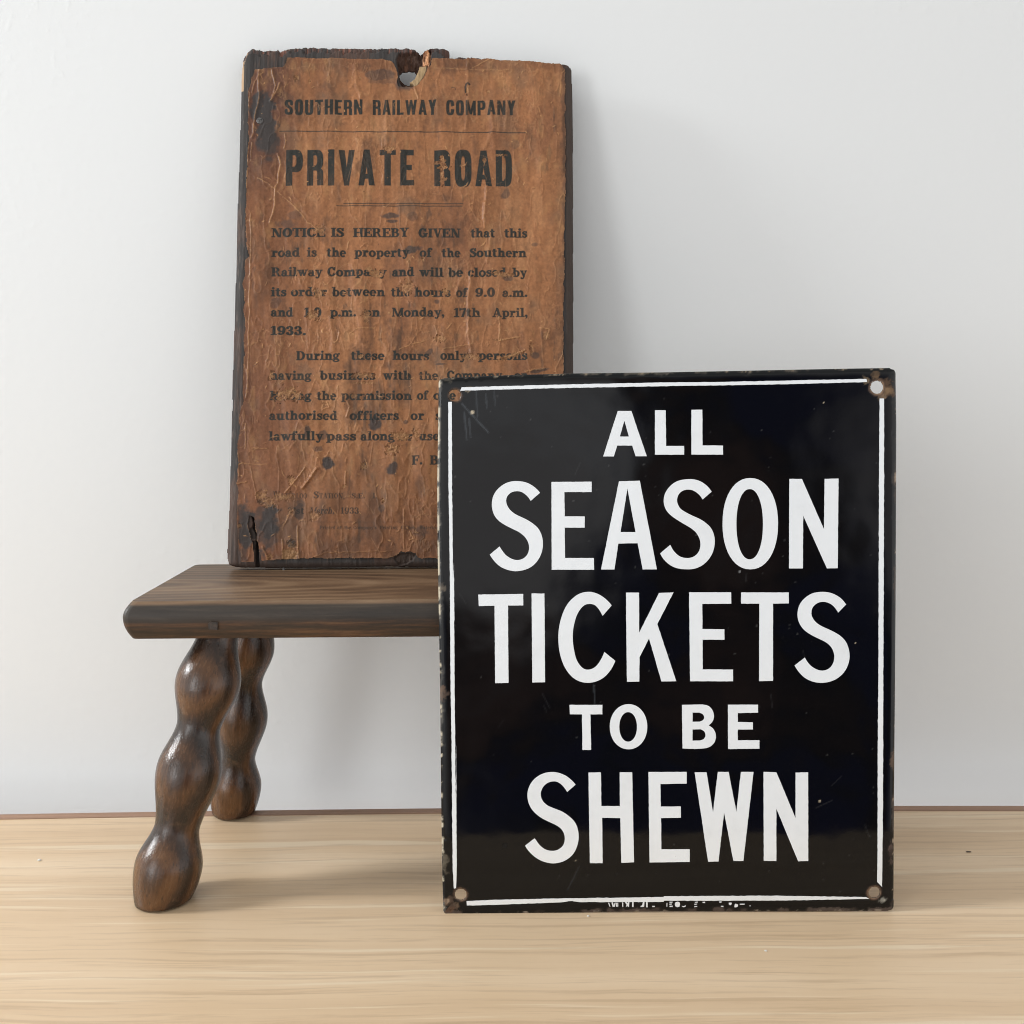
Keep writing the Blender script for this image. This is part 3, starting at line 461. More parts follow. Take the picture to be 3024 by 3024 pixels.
BOARD = {"wood":[[-169.3,507.2],[-168.9,511.8],[-168.5,531.4],[-167.4,536.6],[-162.9,542.6],[-159.6,546.0],[-157.4,545.9],[-154.6,543.7],[-152.4,543.1],[-150.8,543.8],[-149.1,542.5],[-143.6,542.2],[-142.8,543.0],[-138.1,542.7],[-130.4,543.1],[-129.2,541.2],[-127.0,542.3],[-124.3,543.8],[-122.9,543.4],[-120.5,544.6],[-113.3,544.8],[-106.4,545.2],[-103.9,545.6],[-99.0,545.3],[-96.2,545.7],[-89.1,545.1],[-80.8,545.2],[-76.9,543.8],[-72.0,545.6],[-66.9,544.7],[-71.8,545.4],[-66.3,544.4],[-55.3,544.5],[-45.4,544.0],[-35.4,544.2],[-31.0,543.4],[-22.2,544.0],[-9.0,543.8],[-31.4,543.5],[-27.5,544.1],[-24.2,544.5],[-21.5,544.3],[-17.1,543.7],[-14.9,544.3],[-8.2,544.5],[-3.8,543.6],[-0.5,543.4],[3.9,543.9],[8.3,543.5],[12.7,542.3],[14.4,540.6],[18.2,538.8],[21.5,538.5],[22.9,540.8],[27.0,542.8],[29.8,544.1],[39.2,543.5],[48.5,543.6],[48.8,538.3],[47.9,531.3],[51.3,532.4],[54.0,532.1],[56.8,533.3],[61.7,534.1],[65.6,533.4],[67.8,532.2],[70.0,532.6],[75.0,533.4],[61.5,533.9],[67.0,532.7],[69.2,532.9],[76.9,533.4],[83.5,533.2],[87.9,530.2],[95.6,530.1],[100.0,530.5],[105.6,531.0],[108.3,530.5],[109.9,529.1],[113.2,529.3],[115.4,528.1],[119.8,529.0],[123.1,528.4],[127.5,527.8],[128.1,529.2],[140.8,528.8],[142.9,526.7],[148.5,527.6],[150.6,526.2],[155.0,526.6],[158.3,525.0],[162.7,524.3],[166.0,525.2],[171.5,526.0],[175.4,524.4],[177.3,518.1],[177.6,504.3],[177.7,441.4],[176.7,340.0],[176.3,316.6],[175.7,261.3],[174.7,193.5],[174.8,114.6],[173.8,60.9],[171.9,3.5],[168.7,-3.9],[36.5,-0.7],[16.0,-1.1],[4.6,-0.5],[-1.0,-0.8],[-11.3,0.2],[-40.8,-0.8],[-63.5,-0.6],[-97.6,-0.8],[-120.3,-1.2],[-143.1,-0.4],[-160.1,-0.3],[-168.1,0.7],[-172.7,2.6],[-174.2,8.9],[-174.7,15.7],[-174.3,29.4],[-173.2,63.8],[-172.6,121.5],[-172.1,168.2],[-172.5,176.8],[-172.1,209.4],[-171.6,242.2],[-171.2,280.7],[-170.5,319.5],[-170.6,347.3],[-170.6,364.1],[-170.6,348.4],[-170.6,365.2],[-169.8,410.3],[-169.3,444.3],[-169.0,478.5],[-168.6,501.4]],"paper":[[-161.2,492.7],[-158.2,509.4],[-156.4,515.1],[-154.8,520.4],[-144.4,521.1],[-135.0,521.4],[-125.1,521.8],[-123.2,525.8],[-120.3,531.6],[-113.7,532.0],[-104.3,532.3],[-68.5,531.6],[-55.2,530.9],[-24.4,530.4],[-12.2,529.4],[-14.3,530.1],[-9.3,527.8],[-6.5,522.0],[-4.6,515.0],[-4.3,505.8],[-3.2,500.6],[1.8,499.4],[10.6,499.9],[12.8,499.9],[16.6,502.2],[21.0,509.1],[24.3,515.9],[25.4,520.5],[28.7,522.8],[30.9,530.3],[45.7,530.2],[51.2,529.6],[59.5,529.5],[67.8,529.5],[60.4,530.4],[83.5,529.5],[89.0,529.7],[111.0,527.9],[133.0,526.8],[155.0,524.3],[166.0,522.8],[170.3,517.0],[169.9,487.2],[170.1,452.9],[169.8,407.5],[168.1,340.1],[168.7,350.2],[167.0,322.3],[167.7,310.1],[165.9,272.4],[165.6,228.5],[164.7,193.6],[163.3,114.7],[161.6,61.0],[160.5,18.4],[157.8,12.0],[36.5,6.1],[16.0,7.4],[14.9,12.0],[9.2,13.4],[0.1,13.8],[-3.3,11.0],[-7.9,7.6],[-40.9,7.6],[-75.0,7.7],[-90.9,7.8],[-104.5,7.2],[-120.4,6.2],[-129.5,6.8],[-139.8,5.8],[-141.2,13.2],[-142.5,18.9],[-144.9,29.2],[-146.6,40.6],[-148.2,49.2],[-151.3,50.7],[-152.3,43.0],[-149.8,30.4],[-147.0,20.1],[-145.7,8.7],[-146.6,5.0],[-159.1,5.4],[-162.1,17.9],[-163.2,33.9],[-165.0,52.2],[-164.3,75.2],[-165.4,91.4],[-164.5,105.2],[-166.0,123.8],[-162.6,140.1],[-165.6,150.6],[-161.3,164.6],[-161.5,179.8],[-162.1,168.0],[-160.7,187.5],[-160.8,209.3],[-160.6,225.7],[-161.3,236.6],[-159.8,244.3],[-161.5,258.6],[-161.5,280.6],[-163.5,290.6],[-160.8,299.4],[-161.9,308.3],[-161.8,314.9],[-157.3,319.3],[-160.6,332.7],[-161.4,352.8],[-161.3,375.3],[-161.8,376.4],[-161.4,398.9],[-160.7,421.5],[-159.4,444.2],[-160.1,448.7]],"words":[["SOUTHERN","G",-122.09,-41.38,469.87,469.21,16.25],["RAILWAY","G",-30.43,35.59,469.01,468.46,16.02],["COMPANY","G",45.99,117.7,468.15,467.56,15.79],["P","G",-119.76,-102.91,393.71,393.57,37.89],["R","G",-97.9,-81.37,393.53,393.4,37.89],["I","G",-76.15,-70.17,393.35,393.3,37.89],["V","G",-65.38,-49.29,393.27,393.13,37.89],["A","G",-44.61,-28.41,393.1,392.96,37.88],["T","G",-22.97,-6.66,392.92,392.79,37.88],["E","G",-1.44,12.15,392.75,392.63,37.88],["R","G",33.68,49.99,391.9,391.76,37.88],["O","G",54.78,71.63,391.72,391.59,37.88],["A","G",76.09,92.61,391.55,391.42,37.87],["D","G",97.29,113.49,391.38,391.25,37.87],["NOTICE","S",-133.86,-78.67,338.98,338.54,9.16],["IS","S",-72.39,-59.52,338.49,338.38,9.16],["HEREBY","S",-49.78,7.03,338.3,337.84,9.16],["GIVEN","S",17.31,60.05,337.31,336.97,9.16],["that","S",70.87,95.54,336.88,336.68,9.16],["this","S",105.6,128.86,336.6,336.41,9.16],["road","S",-133.56,-104.61,318.04,317.81,9.12],["is","S",-97.05,-87.33,317.75,317.67,9.12],["the","S",-76.85,-57.41,317.58,317.43,9.12],["property","S",-48.23,7.72,317.35,316.9,9.12],["of","S",18.52,30.83,316.48,316.38,9.12],["the","S",41.09,59.99,316.3,316.14,9.12],["Southern","S",69.81,127.8,316.06,315.6,9.12],["Railway","S",-133.26,-81.29,297.51,297.09,9.09],["Company","S",-75.9,-15.74,297.05,296.56,9.09],["and","S",-9.82,12.82,296.52,296.33,9.09],["will","S",18.21,42.46,295.85,295.65,9.09],["be","S",47.85,62.62,295.61,295.49,9.09],["closed","S",67.79,107.13,295.45,295.13,9.09],["by","S",113.6,128.15,295.08,294.96,9.09],["its","S",-133.49,-117.89,276.51,276.38,9.06],["order","S",-113.04,-76.46,276.35,276.05,9.06],["between","S",-71.08,-17.28,276.01,275.57,9.05],["the","S",-10.82,8.55,275.52,275.37,9.05],["hours","S",13.39,49.97,274.78,274.48,9.05],["of","S",55.67,67.39,274.44,274.34,9.05],["9.0","S",75.46,95.15,274.28,274.12,9.05],["a.m.","S",103.0,128.28,274.05,273.85,9.05],["and","S",-133.18,-110.62,255.26,255.07,9.02],["1.0","S",-99.35,-82.16,254.98,254.84,9.02],["p.m.","S",-72.71,-46.51,254.77,254.56,9.02],["on","S",-38.13,-21.81,254.49,254.36,9.02],["Monday,","S",-9.67,43.48,254.26,253.84,9.02],["17th","S",53.68,80.2,253.42,253.21,9.02],["April,","S",92.87,128.3,253.11,252.82,9.02],["1933.","S",-132.9,-97.52,236.05,235.77,8.99],["During","S",-106.85,-63.0,209.95,209.6,8.95],["these","S",-51.23,-17.54,209.51,209.24,8.95],["hours","S",-8.77,27.91,209.17,208.87,8.94],["only","S",39.67,65.87,208.78,208.57,8.94],["persons","S",78.17,127.89,208.47,208.07,8.94],["having","S",-133.07,-91.65,189.71,189.38,8.91],["business","S",-82.58,-26.32,189.3,188.85,8.91],["with","S",-18.85,10.08,188.79,188.56,8.91],["the","S",17.76,36.98,188.5,188.35,8.91],["Company","S",46.26,102.08,188.27,187.83,8.91],["or","S",114.36,127.16,187.73,187.63,8.91],["having","S",-132.77,-91.42,168.9,168.57,8.88],["the","S",-85.56,-66.07,168.52,168.36,8.88],["permission","S",-60.52,10.32,168.32,167.75,8.88],["of","S",15.97,27.16,168.03,167.94,8.88],["one","S",32.48,54.86,167.9,167.72,8.88],["authorised","S",-133.57,-64.79,148.48,147.93,8.88],["officers","S",-52.12,-2.58,147.83,147.43,8.88],["or","S",9.51,22.76,147.34,147.23,8.88],["servants","S",34.63,83.81,147.14,146.75,8.88],["lawfully","S",-133.61,-78.99,127.5,127.07,8.85],["pass","S",-75.54,-45.64,127.04,126.8,8.85],["along","S",-41.04,-6.55,126.77,126.49,8.85],["or","S",-2.52,11.27,126.46,126.35,8.85],["use","S",17.6,38.29,126.3,126.14,8.84],["F.","S",10.74,21.4,101.76,101.67,9.04],["B.","S",29.09,40.56,101.61,101.52,9.04],["W","T",-128.5,-121.3,68.59,68.53,6.91],["S","T",-87.9,-82.41,68.27,68.22,6.91],["ATERLOO","T",-120.72,-94.42,68.53,68.32,5.06],["TATION,","T",-82.07,-57.02,68.22,68.02,5.06],["S.E.","T",-49.82,-36.1,67.97,67.86,5.06],["1.","T",-28.66,-24.09,67.8,67.76,5.06],["31st","T",-113.66,-97.1,52.96,52.83,6.43],["1933","T",-60.56,-42.29,52.55,52.4,6.43],["March,","I",-91.96,-67.18,52.79,52.6,6.43],["Printed","T",-80.96,-65.56,37.24,37.12,3.43],["at","T",-63.85,-59.29,37.11,37.07,3.43],["the","T",-56.78,-50.17,37.05,37.0,3.43],["Company's","T",-47.66,-24.51,36.98,36.8,3.43],["Printing","T",-21.09,-3.42,36.77,36.63,3.43],["Office,","T",0.0,14.82,36.61,36.49,3.43],["Waterloo","T",18.25,36.49,36.46,36.32,3.43]],"rules":[[[[-127.32,452.46],[-87.41,451.45],[-32.74,450.66],[25.41,450.19],[66.73,449.39],[128.47,448.43]],1.0],[[[-60.01,373.65],[25.42,372.95],[62.87,372.65]],0.85],[[[-67.05,371.35],[25.42,370.37],[62.32,370.07]],0.85],[[[-99.29,44.83],[36.49,43.18]],0.35],[[[66.26,493.17],[65.89,498.92],[66.84,501.49],[68.49,502.34],[70.13,501.18]],2.2],[[[51.18,497.31],[52.28,498.45],[55.3,497.57],[55.56,495.56]],0.6]],"stains":[[-142.3,470.3,9.2,18.2,0,0.95],[-140.9,449.7,10.4,21.3,0,0.9],[-150.1,478.3,7.3,19.8,0,0.9],[-135.8,437.2,7.8,16.6,0,0.7],[-121.8,487.3,7.3,6.2,0,0.25],[-24.3,511.7,14.6,6.2,0,0.6],[-19.9,510.5,7.3,3.1,0,0.5],[3.2,500.0,9.4,5.2,0,0.75],[-18.8,505.4,16.6,3.1,0,0.35],[-10.6,360.6,8.3,3.3,0,0.75],[-10.6,355.0,6.2,1.7,0,0.7],[10.0,358.2,5.2,4.7,0,0.35],[-118.9,352.5,9.4,6.2,0,0.45],[-109.3,361.4,8.3,5.2,0,0.35],[10.1,323.6,8.3,4.7,0,0.8],[-128.5,269.3,5.2,4.7,0,0.45],[-118.8,344.7,4.2,5.2,0,0.4],[-0.7,300.3,6.2,4.2,0,0.4],[-73.6,104.5,5.6,7.3,0,1.0],[-9.9,95.9,7.0,6.5,0,0.85],[-26.8,145.4,6.8,6.2,0,0.85],[-94.6,136.0,3.4,6.8,0,0.7],[-79.6,132.4,4.5,3.9,0,0.6],[-82.9,118.5,6.8,3.4,0,0.5],[-101.7,55.2,4.7,7.0,0,0.7],[-100.6,60.9,3.9,5.6,0,0.45],[-109.9,23.8,4.5,4.5,0,0.8],[-133.5,42.8,10.7,16.9,0,0.9],[-140.3,38.3,13.5,22.5,0,0.72],[-157.4,40.7,6.8,24.8,0,0.8],[-140.5,54.3,7.9,7.9,0,0.6],[-128.7,29.0,6.8,10.1,0,0.6],[-151.8,46.4,8.5,14.7,0,1.0],[-154.9,29.3,7.9,16.9,0,0.9],[-156.9,13.3,6.8,10.1,0,0.6],[19.4,34.7,6.8,6.8,0,0.5],[-19.5,58.0,2.8,3.9,0,0.45],[4.3,145.2,2.5,2.5,0,0.6],[117.4,436.2,4.7,6.2,0,0.35],[107.8,384.3,3.6,6.2,20,0.5],[136.6,329.2,4.7,2.9,0,0.5],[135.4,212.4,4.7,3.1,0,0.6],[140.6,197.1,9.4,1.7,-14,0.7],[108.2,293.9,5.7,2.6,0,0.6],[36.0,269.6,2.9,2.6,0,0.6],[27.4,216.5,2.6,5.2,45,0.6],[39.1,204.4,5.2,1.0,0,0.6]],"tears":[[-110.5,510.1,2.5,3.5,0,1],[-96.8,506.0,1.2,5.2,0,0.9],[-43.5,509.6,1.7,2.1,0,0.9],[-77.0,508.7,2.1,5.2,0,0.5],[-127.3,493.0,3.1,5.2,0,0.5],[-11.9,432.2,6.5,4.0,0,0.8],[42.1,416.4,2.3,6.2,0,0.8],[42.6,411.4,6.2,1.9,0,0.9],[41.5,405.1,1.9,9.4,0,0.8],[43.7,398.9,4.7,1.7,-25,0.7],[36.1,416.5,2.3,1.7,0,0.6],[85.1,418.4,1.9,5.2,0,0.6],[100.4,424.5,5.2,1.2,0,0.6],[68.2,496.0,1.2,4.4,0,1],[90.5,493.5,3.1,1.5,0,0.7],[-84.2,345.5,6.2,4.2,0,0.55],[-25.5,299.4,6.2,4.2,0,0.9],[-33.0,304.5,4.2,3.1,0,0.6],[5.8,284.8,6.2,5.2,0,0.7],[-90.8,255.8,5.7,4.2,0,0.9],[-36.0,254.8,4.2,6.2,0,0.7],[-85.6,278.9,5.2,4.2,0,0.7],[22.0,314.6,1.2,3.1,0,1.0],[103.9,297.3,9.4,2.7,0,0.8],[44.6,280.0,3.1,2.3,0,0.9],[97.5,299.5,3.1,2.1,0,0.7],[39.2,230.6,5.2,3.1,0,0.8],[68.0,211.8,7.3,3.1,0,0.8],[111.9,212.6,11.4,1.9,-20,0.7],[99.2,229.0,6.2,1.2,0,0.7],[147.4,233.0,3.1,5.2,0,0.5],[132.3,218.9,1.7,5.2,0,0.8],[76.6,210.1,4.2,1.9,0,0.6],[-112.3,175.2,9.4,6.2,0,0.9],[-122.9,173.1,7.3,4.2,0,0.8],[-131.7,193.8,3.1,4.2,0,0.8],[-38.8,193.1,9.4,3.1,0,0.7],[-37.7,185.5,12.5,1.5,0,0.6],[-105.9,173.0,5.2,5.2,0,0.7],[-41.1,213.2,3.1,2.3,0,0.7],[-48.3,172.5,3.1,2.1,0,0.6],[-0.2,130.6,7.9,4.5,0,0.8],[15.9,131.7,3.4,5.6,0,0.7],[-9.4,117.9,6.8,4.5,0,0.8],[-36.9,100.7,3.2,3.6,0,0.7],[-17.8,66.0,2.0,2.0,0,1.2],[-110.1,86.3,3.4,4.5,0,0.8],[-139.6,71.6,5.1,3.4,0,0.7],[-132.7,64.6,6.8,4.5,0,0.6],[-86.8,50.5,5.6,3.9,0,0.6],[-110.3,10.7,6.8,12.4,0,0.6],[-130.7,9.7,2.5,3.4,0,0.8],[-119.0,70.2,10.1,3.2,0,0.6],[-109.7,54.7,2.8,3.4,0,0.5],[-162.0,41.3,2.0,1.6,0,0.9],[-57.3,80.1,2.3,1.8,0,0.8],[-76.5,165.1,3.9,2.3,0,0.5]],"creases":[[[[-149.1,519.7],[-150.0,507.0],[-148.8,494.4],[-149.7,482.9],[-153.3,469.2],[-154.1,449.8],[-156.2,445.9]],3.2,0.9,0.5],[[[-135.9,519.0],[-133.6,510.3],[-131.8,501.1],[-135.0,489.7]],2.0,0.6,0.5],[[[-127.5,503.4],[-129.6,496.5],[-133.9,489.7],[-136.5,485.1]],3.5,0.9,0.7],[[[-121.8,449.0],[-121.1,438.2],[-122.2,434.2]],1.2,0.5,0.9],[[[-128.1,428.0],[-125.8,417.8],[-127.8,406.5],[-128.2,396.4],[-130.8,390.8],[-131.1,376.1],[-133.1,362.7],[-136.2,353.8]],2.2,0.8,1.0],[[[-148.9,402.2],[-139.1,396.5],[-131.4,390.8]],1.5,0.4,0.6],[[[-159.4,439.6],[-160.4,404.5],[-161.7,382.0],[-161.7,354.0]],1.4,0.5,0.8],[[[-156.1,439.6],[-156.3,421.5]],1.2,0.4,0.6],[[[-128.0,387.4],[-113.7,373.7],[-106.1,365.8],[-97.2,354.6],[-86.3,345.5]],1.0,0.3,0.7],[[[-159.2,494.5],[-160.0,478.4]],1.5,0.5,0.6],[[[-145.2,516.2],[-153.9,507.0],[-157.0,494.4]],1.5,0.4,0.5],[[[-75.0,529.4],[-77.0,512.2]],3,0.4,0.3],[[[-49.6,523.5],[-47.3,502.7],[-42.8,488.9]],5,0.5,0.2],[[[-16.5,484.1],[-15.8,454.4],[-15.2,437.3]],6,0.45,0.1],[[[69.2,529.4],[68.6,511.0],[69.0,485.7],[66.7,453.7]],5,0.5,0.15],[[[92.3,529.2],[83.5,524.7],[73.6,519.0]],1.6,0.4,0.8],[[[13.1,499.9],[14.2,493.0],[16.4,486.1]],1.8,0.4,1.0],[[[89.9,483.2],[95.2,453.5],[86.3,433.1]],6,0.45,0.1],[[[88.3,391.2],[85.9,363.1],[84.8,346.4]],4,0.7,0.2],[[[34.0,519.3],[78.0,517.2],[110.9,516.4]],1.5,0.3,0.5],[[[170.3,515.9],[165.9,512.5],[164.5,487.2]],1.5,0.3,0.5],[[[110.7,483.1],[107.2,453.4]],5,0.4,0.1],[[[59.7,291.0],[55.4,277.7]],4,0.4,0.1],[[[70.5,295.3],[68.2,273.2],[68.1,240.2],[70.2,216.2]],4,0.6,0.15],[[[99.3,253.2],[100.3,240.0],[99.1,228.0],[119.5,231.6]],1.6,0.5,0.8],[[[33.8,244.9],[35.9,236.1],[32.7,229.6]],1.6,0.5,0.7],[[[-2.6,220.0],[10.2,225.4],[23.1,228.6]],1.2,0.35,0.7],[[[42.4,219.7],[57.4,222.8],[72.4,224.9]],1.2,0.35,0.5],[[[84.8,356.4],[86.0,373.2]],4,0.6,0.2],[[[91.2,338.5],[90.1,326.2],[87.8,310.7]],4,0.5,0.2],[[[125.8,217.9],[111.9,212.6],[96.9,209.4]],2,0.4,0.6],[[[144.9,199.2],[124.6,196.1]],2,0.4,0.6],[[[141.1,241.3],[150.7,239.6],[147.4,228.7]],1.6,0.5,0.7],[[[-72.5,252.3],[-70.2,235.9],[-70.0,219.5]],6,0.6,0.15],[[[-63.8,238.0],[-65.8,229.3],[-68.0,227.1]],2,0.6,0.8],[[[-53.0,236.8],[-44.5,242.2],[-27.3,242.1]],1.2,0.3,0.5],[[[-114.0,224.2],[-113.0,227.5]],1.6,0.5,0.8],[[[-54.8,334.1],[-55.9,326.3]],1.2,0.4,0.9],[[[-36.4,331.7],[-41.8,327.3]],1.6,0.5,0.3],[[[-155.4,364.0],[-155.4,297.1],[-155.5,242.0],[-155.0,176.6]],1.4,0.4,0.6],[[[-156.4,200.5],[-155.1,187.5],[-157.0,171.3]],1.6,0.5,0.6],[[[-83.9,98.8],[-89.5,90.8],[-98.6,79.3]],3.5,1.0,0.4],[[[-96.5,98.9],[-105.5,87.4],[-116.8,74.8]],2.0,0.7,0.6],[[[-55.7,95.1],[-56.2,80.1]],1.8,0.6,0.5],[[[-111.2,84.0],[-105.4,80.5]],1.5,0.5,0.9],[[[-54.6,166.1],[-52.2,161.4],[-55.6,150.9]],2.0,0.7,0.5],[[[-75.3,166.3],[-73.0,161.6],[-79.9,158.1]],2.2,0.6,0.5],[[[9.1,33.7],[12.0,26.8],[8.6,25.7]],1.2,0.4,0.8],[[[2.2,56.6],[2.9,16.6]],1.5,0.4,0.5],[[[-102.7,40.3],[-103.0,17.4],[-101.1,6.0]],2.2,0.8,0.6],[[[-118.4,26.7],[-117.1,8.4]],2.2,0.8,0.5],[[[-137.7,18.9],[-133.0,8.6],[-131.8,2.9]],2.5,0.9,0.5],[[[-156.9,144.7],[-157.6,119.1]],1.4,0.5,0.6],[[[-158.5,104.0],[-144.7,102.8],[-134.4,103.3]],1.0,0.3,0.5],[[[-151.6,100.5],[-146.6,75.1],[-145.3,68.1]],1.2,0.4,0.3],[[[-166.2,83.3],[-155.9,85.5]],1.5,0.5,0.5],[[[-164.4,114.5],[-163.4,91.3]],1.5,0.5,0.6],[[[-150.7,119.0],[-143.8,119.6],[-135.8,118.9]],1.6,0.4,0.5],[[[-89.8,8.2],[-75.0,13.8],[-9.0,14.4]],1.0,0.3,0.3]],"hole":[5.7,513.8,8.13,6.77],"gouge":[[-7.1,530.6],[-4.4,537.0],[12.7,540.3],[21.5,538.5],[30.3,543.6],[30.3,529.7],[28.7,522.8],[25.4,520.5],[23.2,513.6],[16.6,502.8],[10.6,499.9],[-0.4,500.0],[-3.7,505.8],[-4.3,515.0]],"tan":[[18.0,521.8],[25.3,522.0],[25.1,517.7],[21.5,509.1],[16.6,502.2],[12.8,499.1],[11.1,502.2],[7.3,504.0],[12.7,508.0],[14.4,512.0],[16.6,516.6]],"chip":[[21.5,538.5],[26.5,541.9],[29.2,538.4],[30.1,525.7],[28.1,521.1],[25.9,522.8],[20.4,522.3],[21.0,531.0]],"nail":[-147.9,463.5],"crack":[[-149.0,50.9],[-147.2,44.1],[-147.7,39.5],[-144.2,33.7],[-143.4,20.0],[-143.8,8.7],[-143.1,-0.7]],"knots":[[-147.6,33.8,5],[-146.3,21.8,4],[-139.2,40.0,3.5],[-143.4,18.9,3]],"notch":[[-7.9,7.6],[-2.2,12.1],[9.2,13.1],[14.9,11.4],[11.4,5.2],[4.6,1.8],[-2.2,0.7]],"patch":[[-119.9,6.2],[-118.3,17.6],[-109.2,18.1],[-102.4,15.2],[-104.5,3.8],[-113.6,2.7]],"peg":[-117.7,-2.9],"edge":[[-169.3,507.2],[-166.8,512.9],[-165.6,526.7],[-163.0,537.1],[-162.9,542.6]]}

# ================================================================== SETTING
WALL_Y = 1.154

mt_wall, k, bs = material("painted_plaster")
oc = k.n('ShaderNodeTexCoord').outputs['Object']
big = k.noise(oc, 2.2, 2.0, 0.5)
bs.inputs['Roughness'].default_value = 0.75
k.t.links.new(k.mix(big, (0.735, 0.742, 0.738), (0.760, 0.768, 0.762)), bs.inputs['Base Color'])
h1 = k.noise(oc, 210.0, 4.0, 0.55)
h2 = k.noise(oc, 95.0, 3.0, 0.5)
patch = k.smooth(k.noise(oc, 5.0, 2.0, 0.5), 0.35, 0.7)
h2 = k.math('MULTIPLY', k.smooth(h2, 0.52, 0.75), k.math('MULTIPLY_ADD', patch, 0.45, 0.08))
bump(k, bs, k.math('ADD', k.math('MULTIPLY', h1, 0.55), h2), 0.27, 0.0012)
wall = mesh_obj("wall", [(-3.2, WALL_Y, -1.2), (3.2, WALL_Y, -1.2), (3.2, WALL_Y, 2.4), (-3.2, WALL_Y, 2.4), (-3.2, WALL_Y + .1, -1.2), (3.2, WALL_Y + .1, -1.2), (3.2, WALL_Y + .1, 2.4), (-3.2, WALL_Y + .1, 2.4)],
                [(0, 1, 2, 3), (5, 4, 7, 6), (4, 0, 3, 7), (1, 5, 6, 2), (3, 2, 6, 7), (4, 5, 1, 0)], mt_wall)
tag(wall, "plain white painted wall with fine roller texture behind everything", None, 'structure')

mt_tab, k, bs = material("pale_oak_laminate")
oc = k.n('ShaderNodeTexCoord').outputs['Object']
wv = k.noise(k.mapping(oc, (2.4, 6.0, 1)), 1.0, 3.0, 0.5)
wob = k.n('ShaderNodeVectorMath', operation='ADD', ins={0: oc, 1: k.n('ShaderNodeCombineXYZ', ins={1: k.math('MULTIPLY', k.math('SUBTRACT', wv, 0.5), 0.030)}).outputs[0]}).outputs[0]
broad = k.noise(k.mapping(wob, (0.55, 17.0, 1)), 1.0, 3.0, 0.6)
mid = k.noise(k.mapping(wob, (2.0, 105.0, 1), (3, 7, 0)), 1.0, 6.0, 0.72)
fine = k.noise(k.mapping(wob, (7.0, 210.0, 1), (1, 2, 0)), 1.0, 4.0, 0.7)
pale = k.noise(k.mapping(wob, (1.4, 85.0, 1), (9, 4, 0)), 1.0, 4.0, 0.6)
c = k.ramp(broad, [(0.30, (0.620, 0.434, 0.266)), (0.50, (0.698, 0.510, 0.328)), (0.70, (0.760, 0.578, 0.392))])
c = k.mix(k.math('MULTIPLY', k.smooth(mid, 0.53, 0.62), 0.46), c, (0.475, 0.318, 0.185))
c = k.mix(k.math('MULTIPLY', k.smooth(pale, 0.575, 0.635), 0.60), c, (0.80, 0.655, 0.475))
c = k.mix(k.math('MULTIPLY', k.smooth(fine, 0.52, 0.68), 0.40), c, (0.455, 0.305, 0.178))
k.t.links.new(c, bs.inputs['Base Color'])
k.t.links.new(k.math('MULTIPLY_ADD', fine, 0.12, 0.36), bs.inputs['Roughness'])
bump(k, bs, fine, 0.12, 0.0004)
mt_edge, k, bs = material("brown_edge_band")
oc = k.n('ShaderNodeTexCoord').outputs['Object']
n = k.noise(k.mapping(oc, (3, 120, 40)), 1.0, 3.0, 0.6)
k.t.links.new(k.ramp(n, [(0.3, (0.27, 0.150, 0.095)), (0.7, (0.40, 0.235, 0.155))]), bs.inputs['Base Color'])
bs.inputs['Roughness'].default_value = 0.5
# the table top: its back edge bows by a few millimetres, as measured along the wall
TAB_FRONT = 0.565
xs = np.linspace(-1.4, 1.4, 57)
yb = 1.0318 - 0.022 * (xs - 0.02) ** 2
V, Fc = [], []
for x, y in zip(xs, yb):
    V += [(x, TAB_FRONT, 0.0), (x, y, 0.0), (x, y, -0.03), (x, TAB_FRONT, -0.03)]
for i in range(len(xs) - 1):
    a, b = 4 * i, 4 * (i + 1)
    for q in range(4):
        Fc.append((a + q, b + q, b + (q + 1) % 4, a + (q + 1) % 4))
Fc += [(0, 1, 2, 3), tuple(4 * (len(xs) - 1) + q for q in (3, 2, 1, 0))]
tabletop = mesh_obj("tabletop", V, Fc, mt_tab)
tag(tabletop, "pale oak effect tabletop with fine streaky grain running sideways", None, 'structure')
V, Fc = [], []
for x, y in zip(xs, yb):
    V += [(x, y + 0.0002, 0.0006), (x, y + 0.0002, -0.03), (x, y + 0.0125, -0.03), (x, y + 0.0125, -0.002), (x, y + 0.0118, 0.0008), (x, y + 0.010, 0.0012)]
for i in range(len(xs) - 1):
    a, b = 6 * i, 6 * (i + 1)
    for q in range(6):
        Fc.append((a + q, b + q, b + (q + 1) % 6, a + (q + 1) % 6))
band = mesh_obj("edge_band", V, Fc, mt_edge, tabletop)

# ================================================================== STOOL
def wood_mat(name, dark, mid, light, freq, off, rough, stretch, coat=0.0, contrast=(0.25, 0.5, 0.8)):
    mt, k, bs = material(name)
    oc = k.n('ShaderNodeTexCoord').outputs['Object']
    wob = k.noise(oc, 9.0, 2.0, 0.5)
    p = k.mapping(oc, stretch, off)
    sp = k.n('ShaderNodeSeparateXYZ', ins={0: p})
    r = k.math('SQRT', k.math('ADD', k.math('POWER', k.math('ABSOLUTE', sp.outputs[0]), 2.0), k.math('POWER', k.math('ABSOLUTE', sp.outputs[1]), 2.0)))
    r = k.math('ADD', r, k.math('MULTIPLY', wob, 0.010))
    ring = k.math('SINE', k.math('MULTIPLY', r, freq))
    ring = k.math('MULTIPLY_ADD', ring, 0.5, 0.5)
    return mt, k, bs, oc, ring


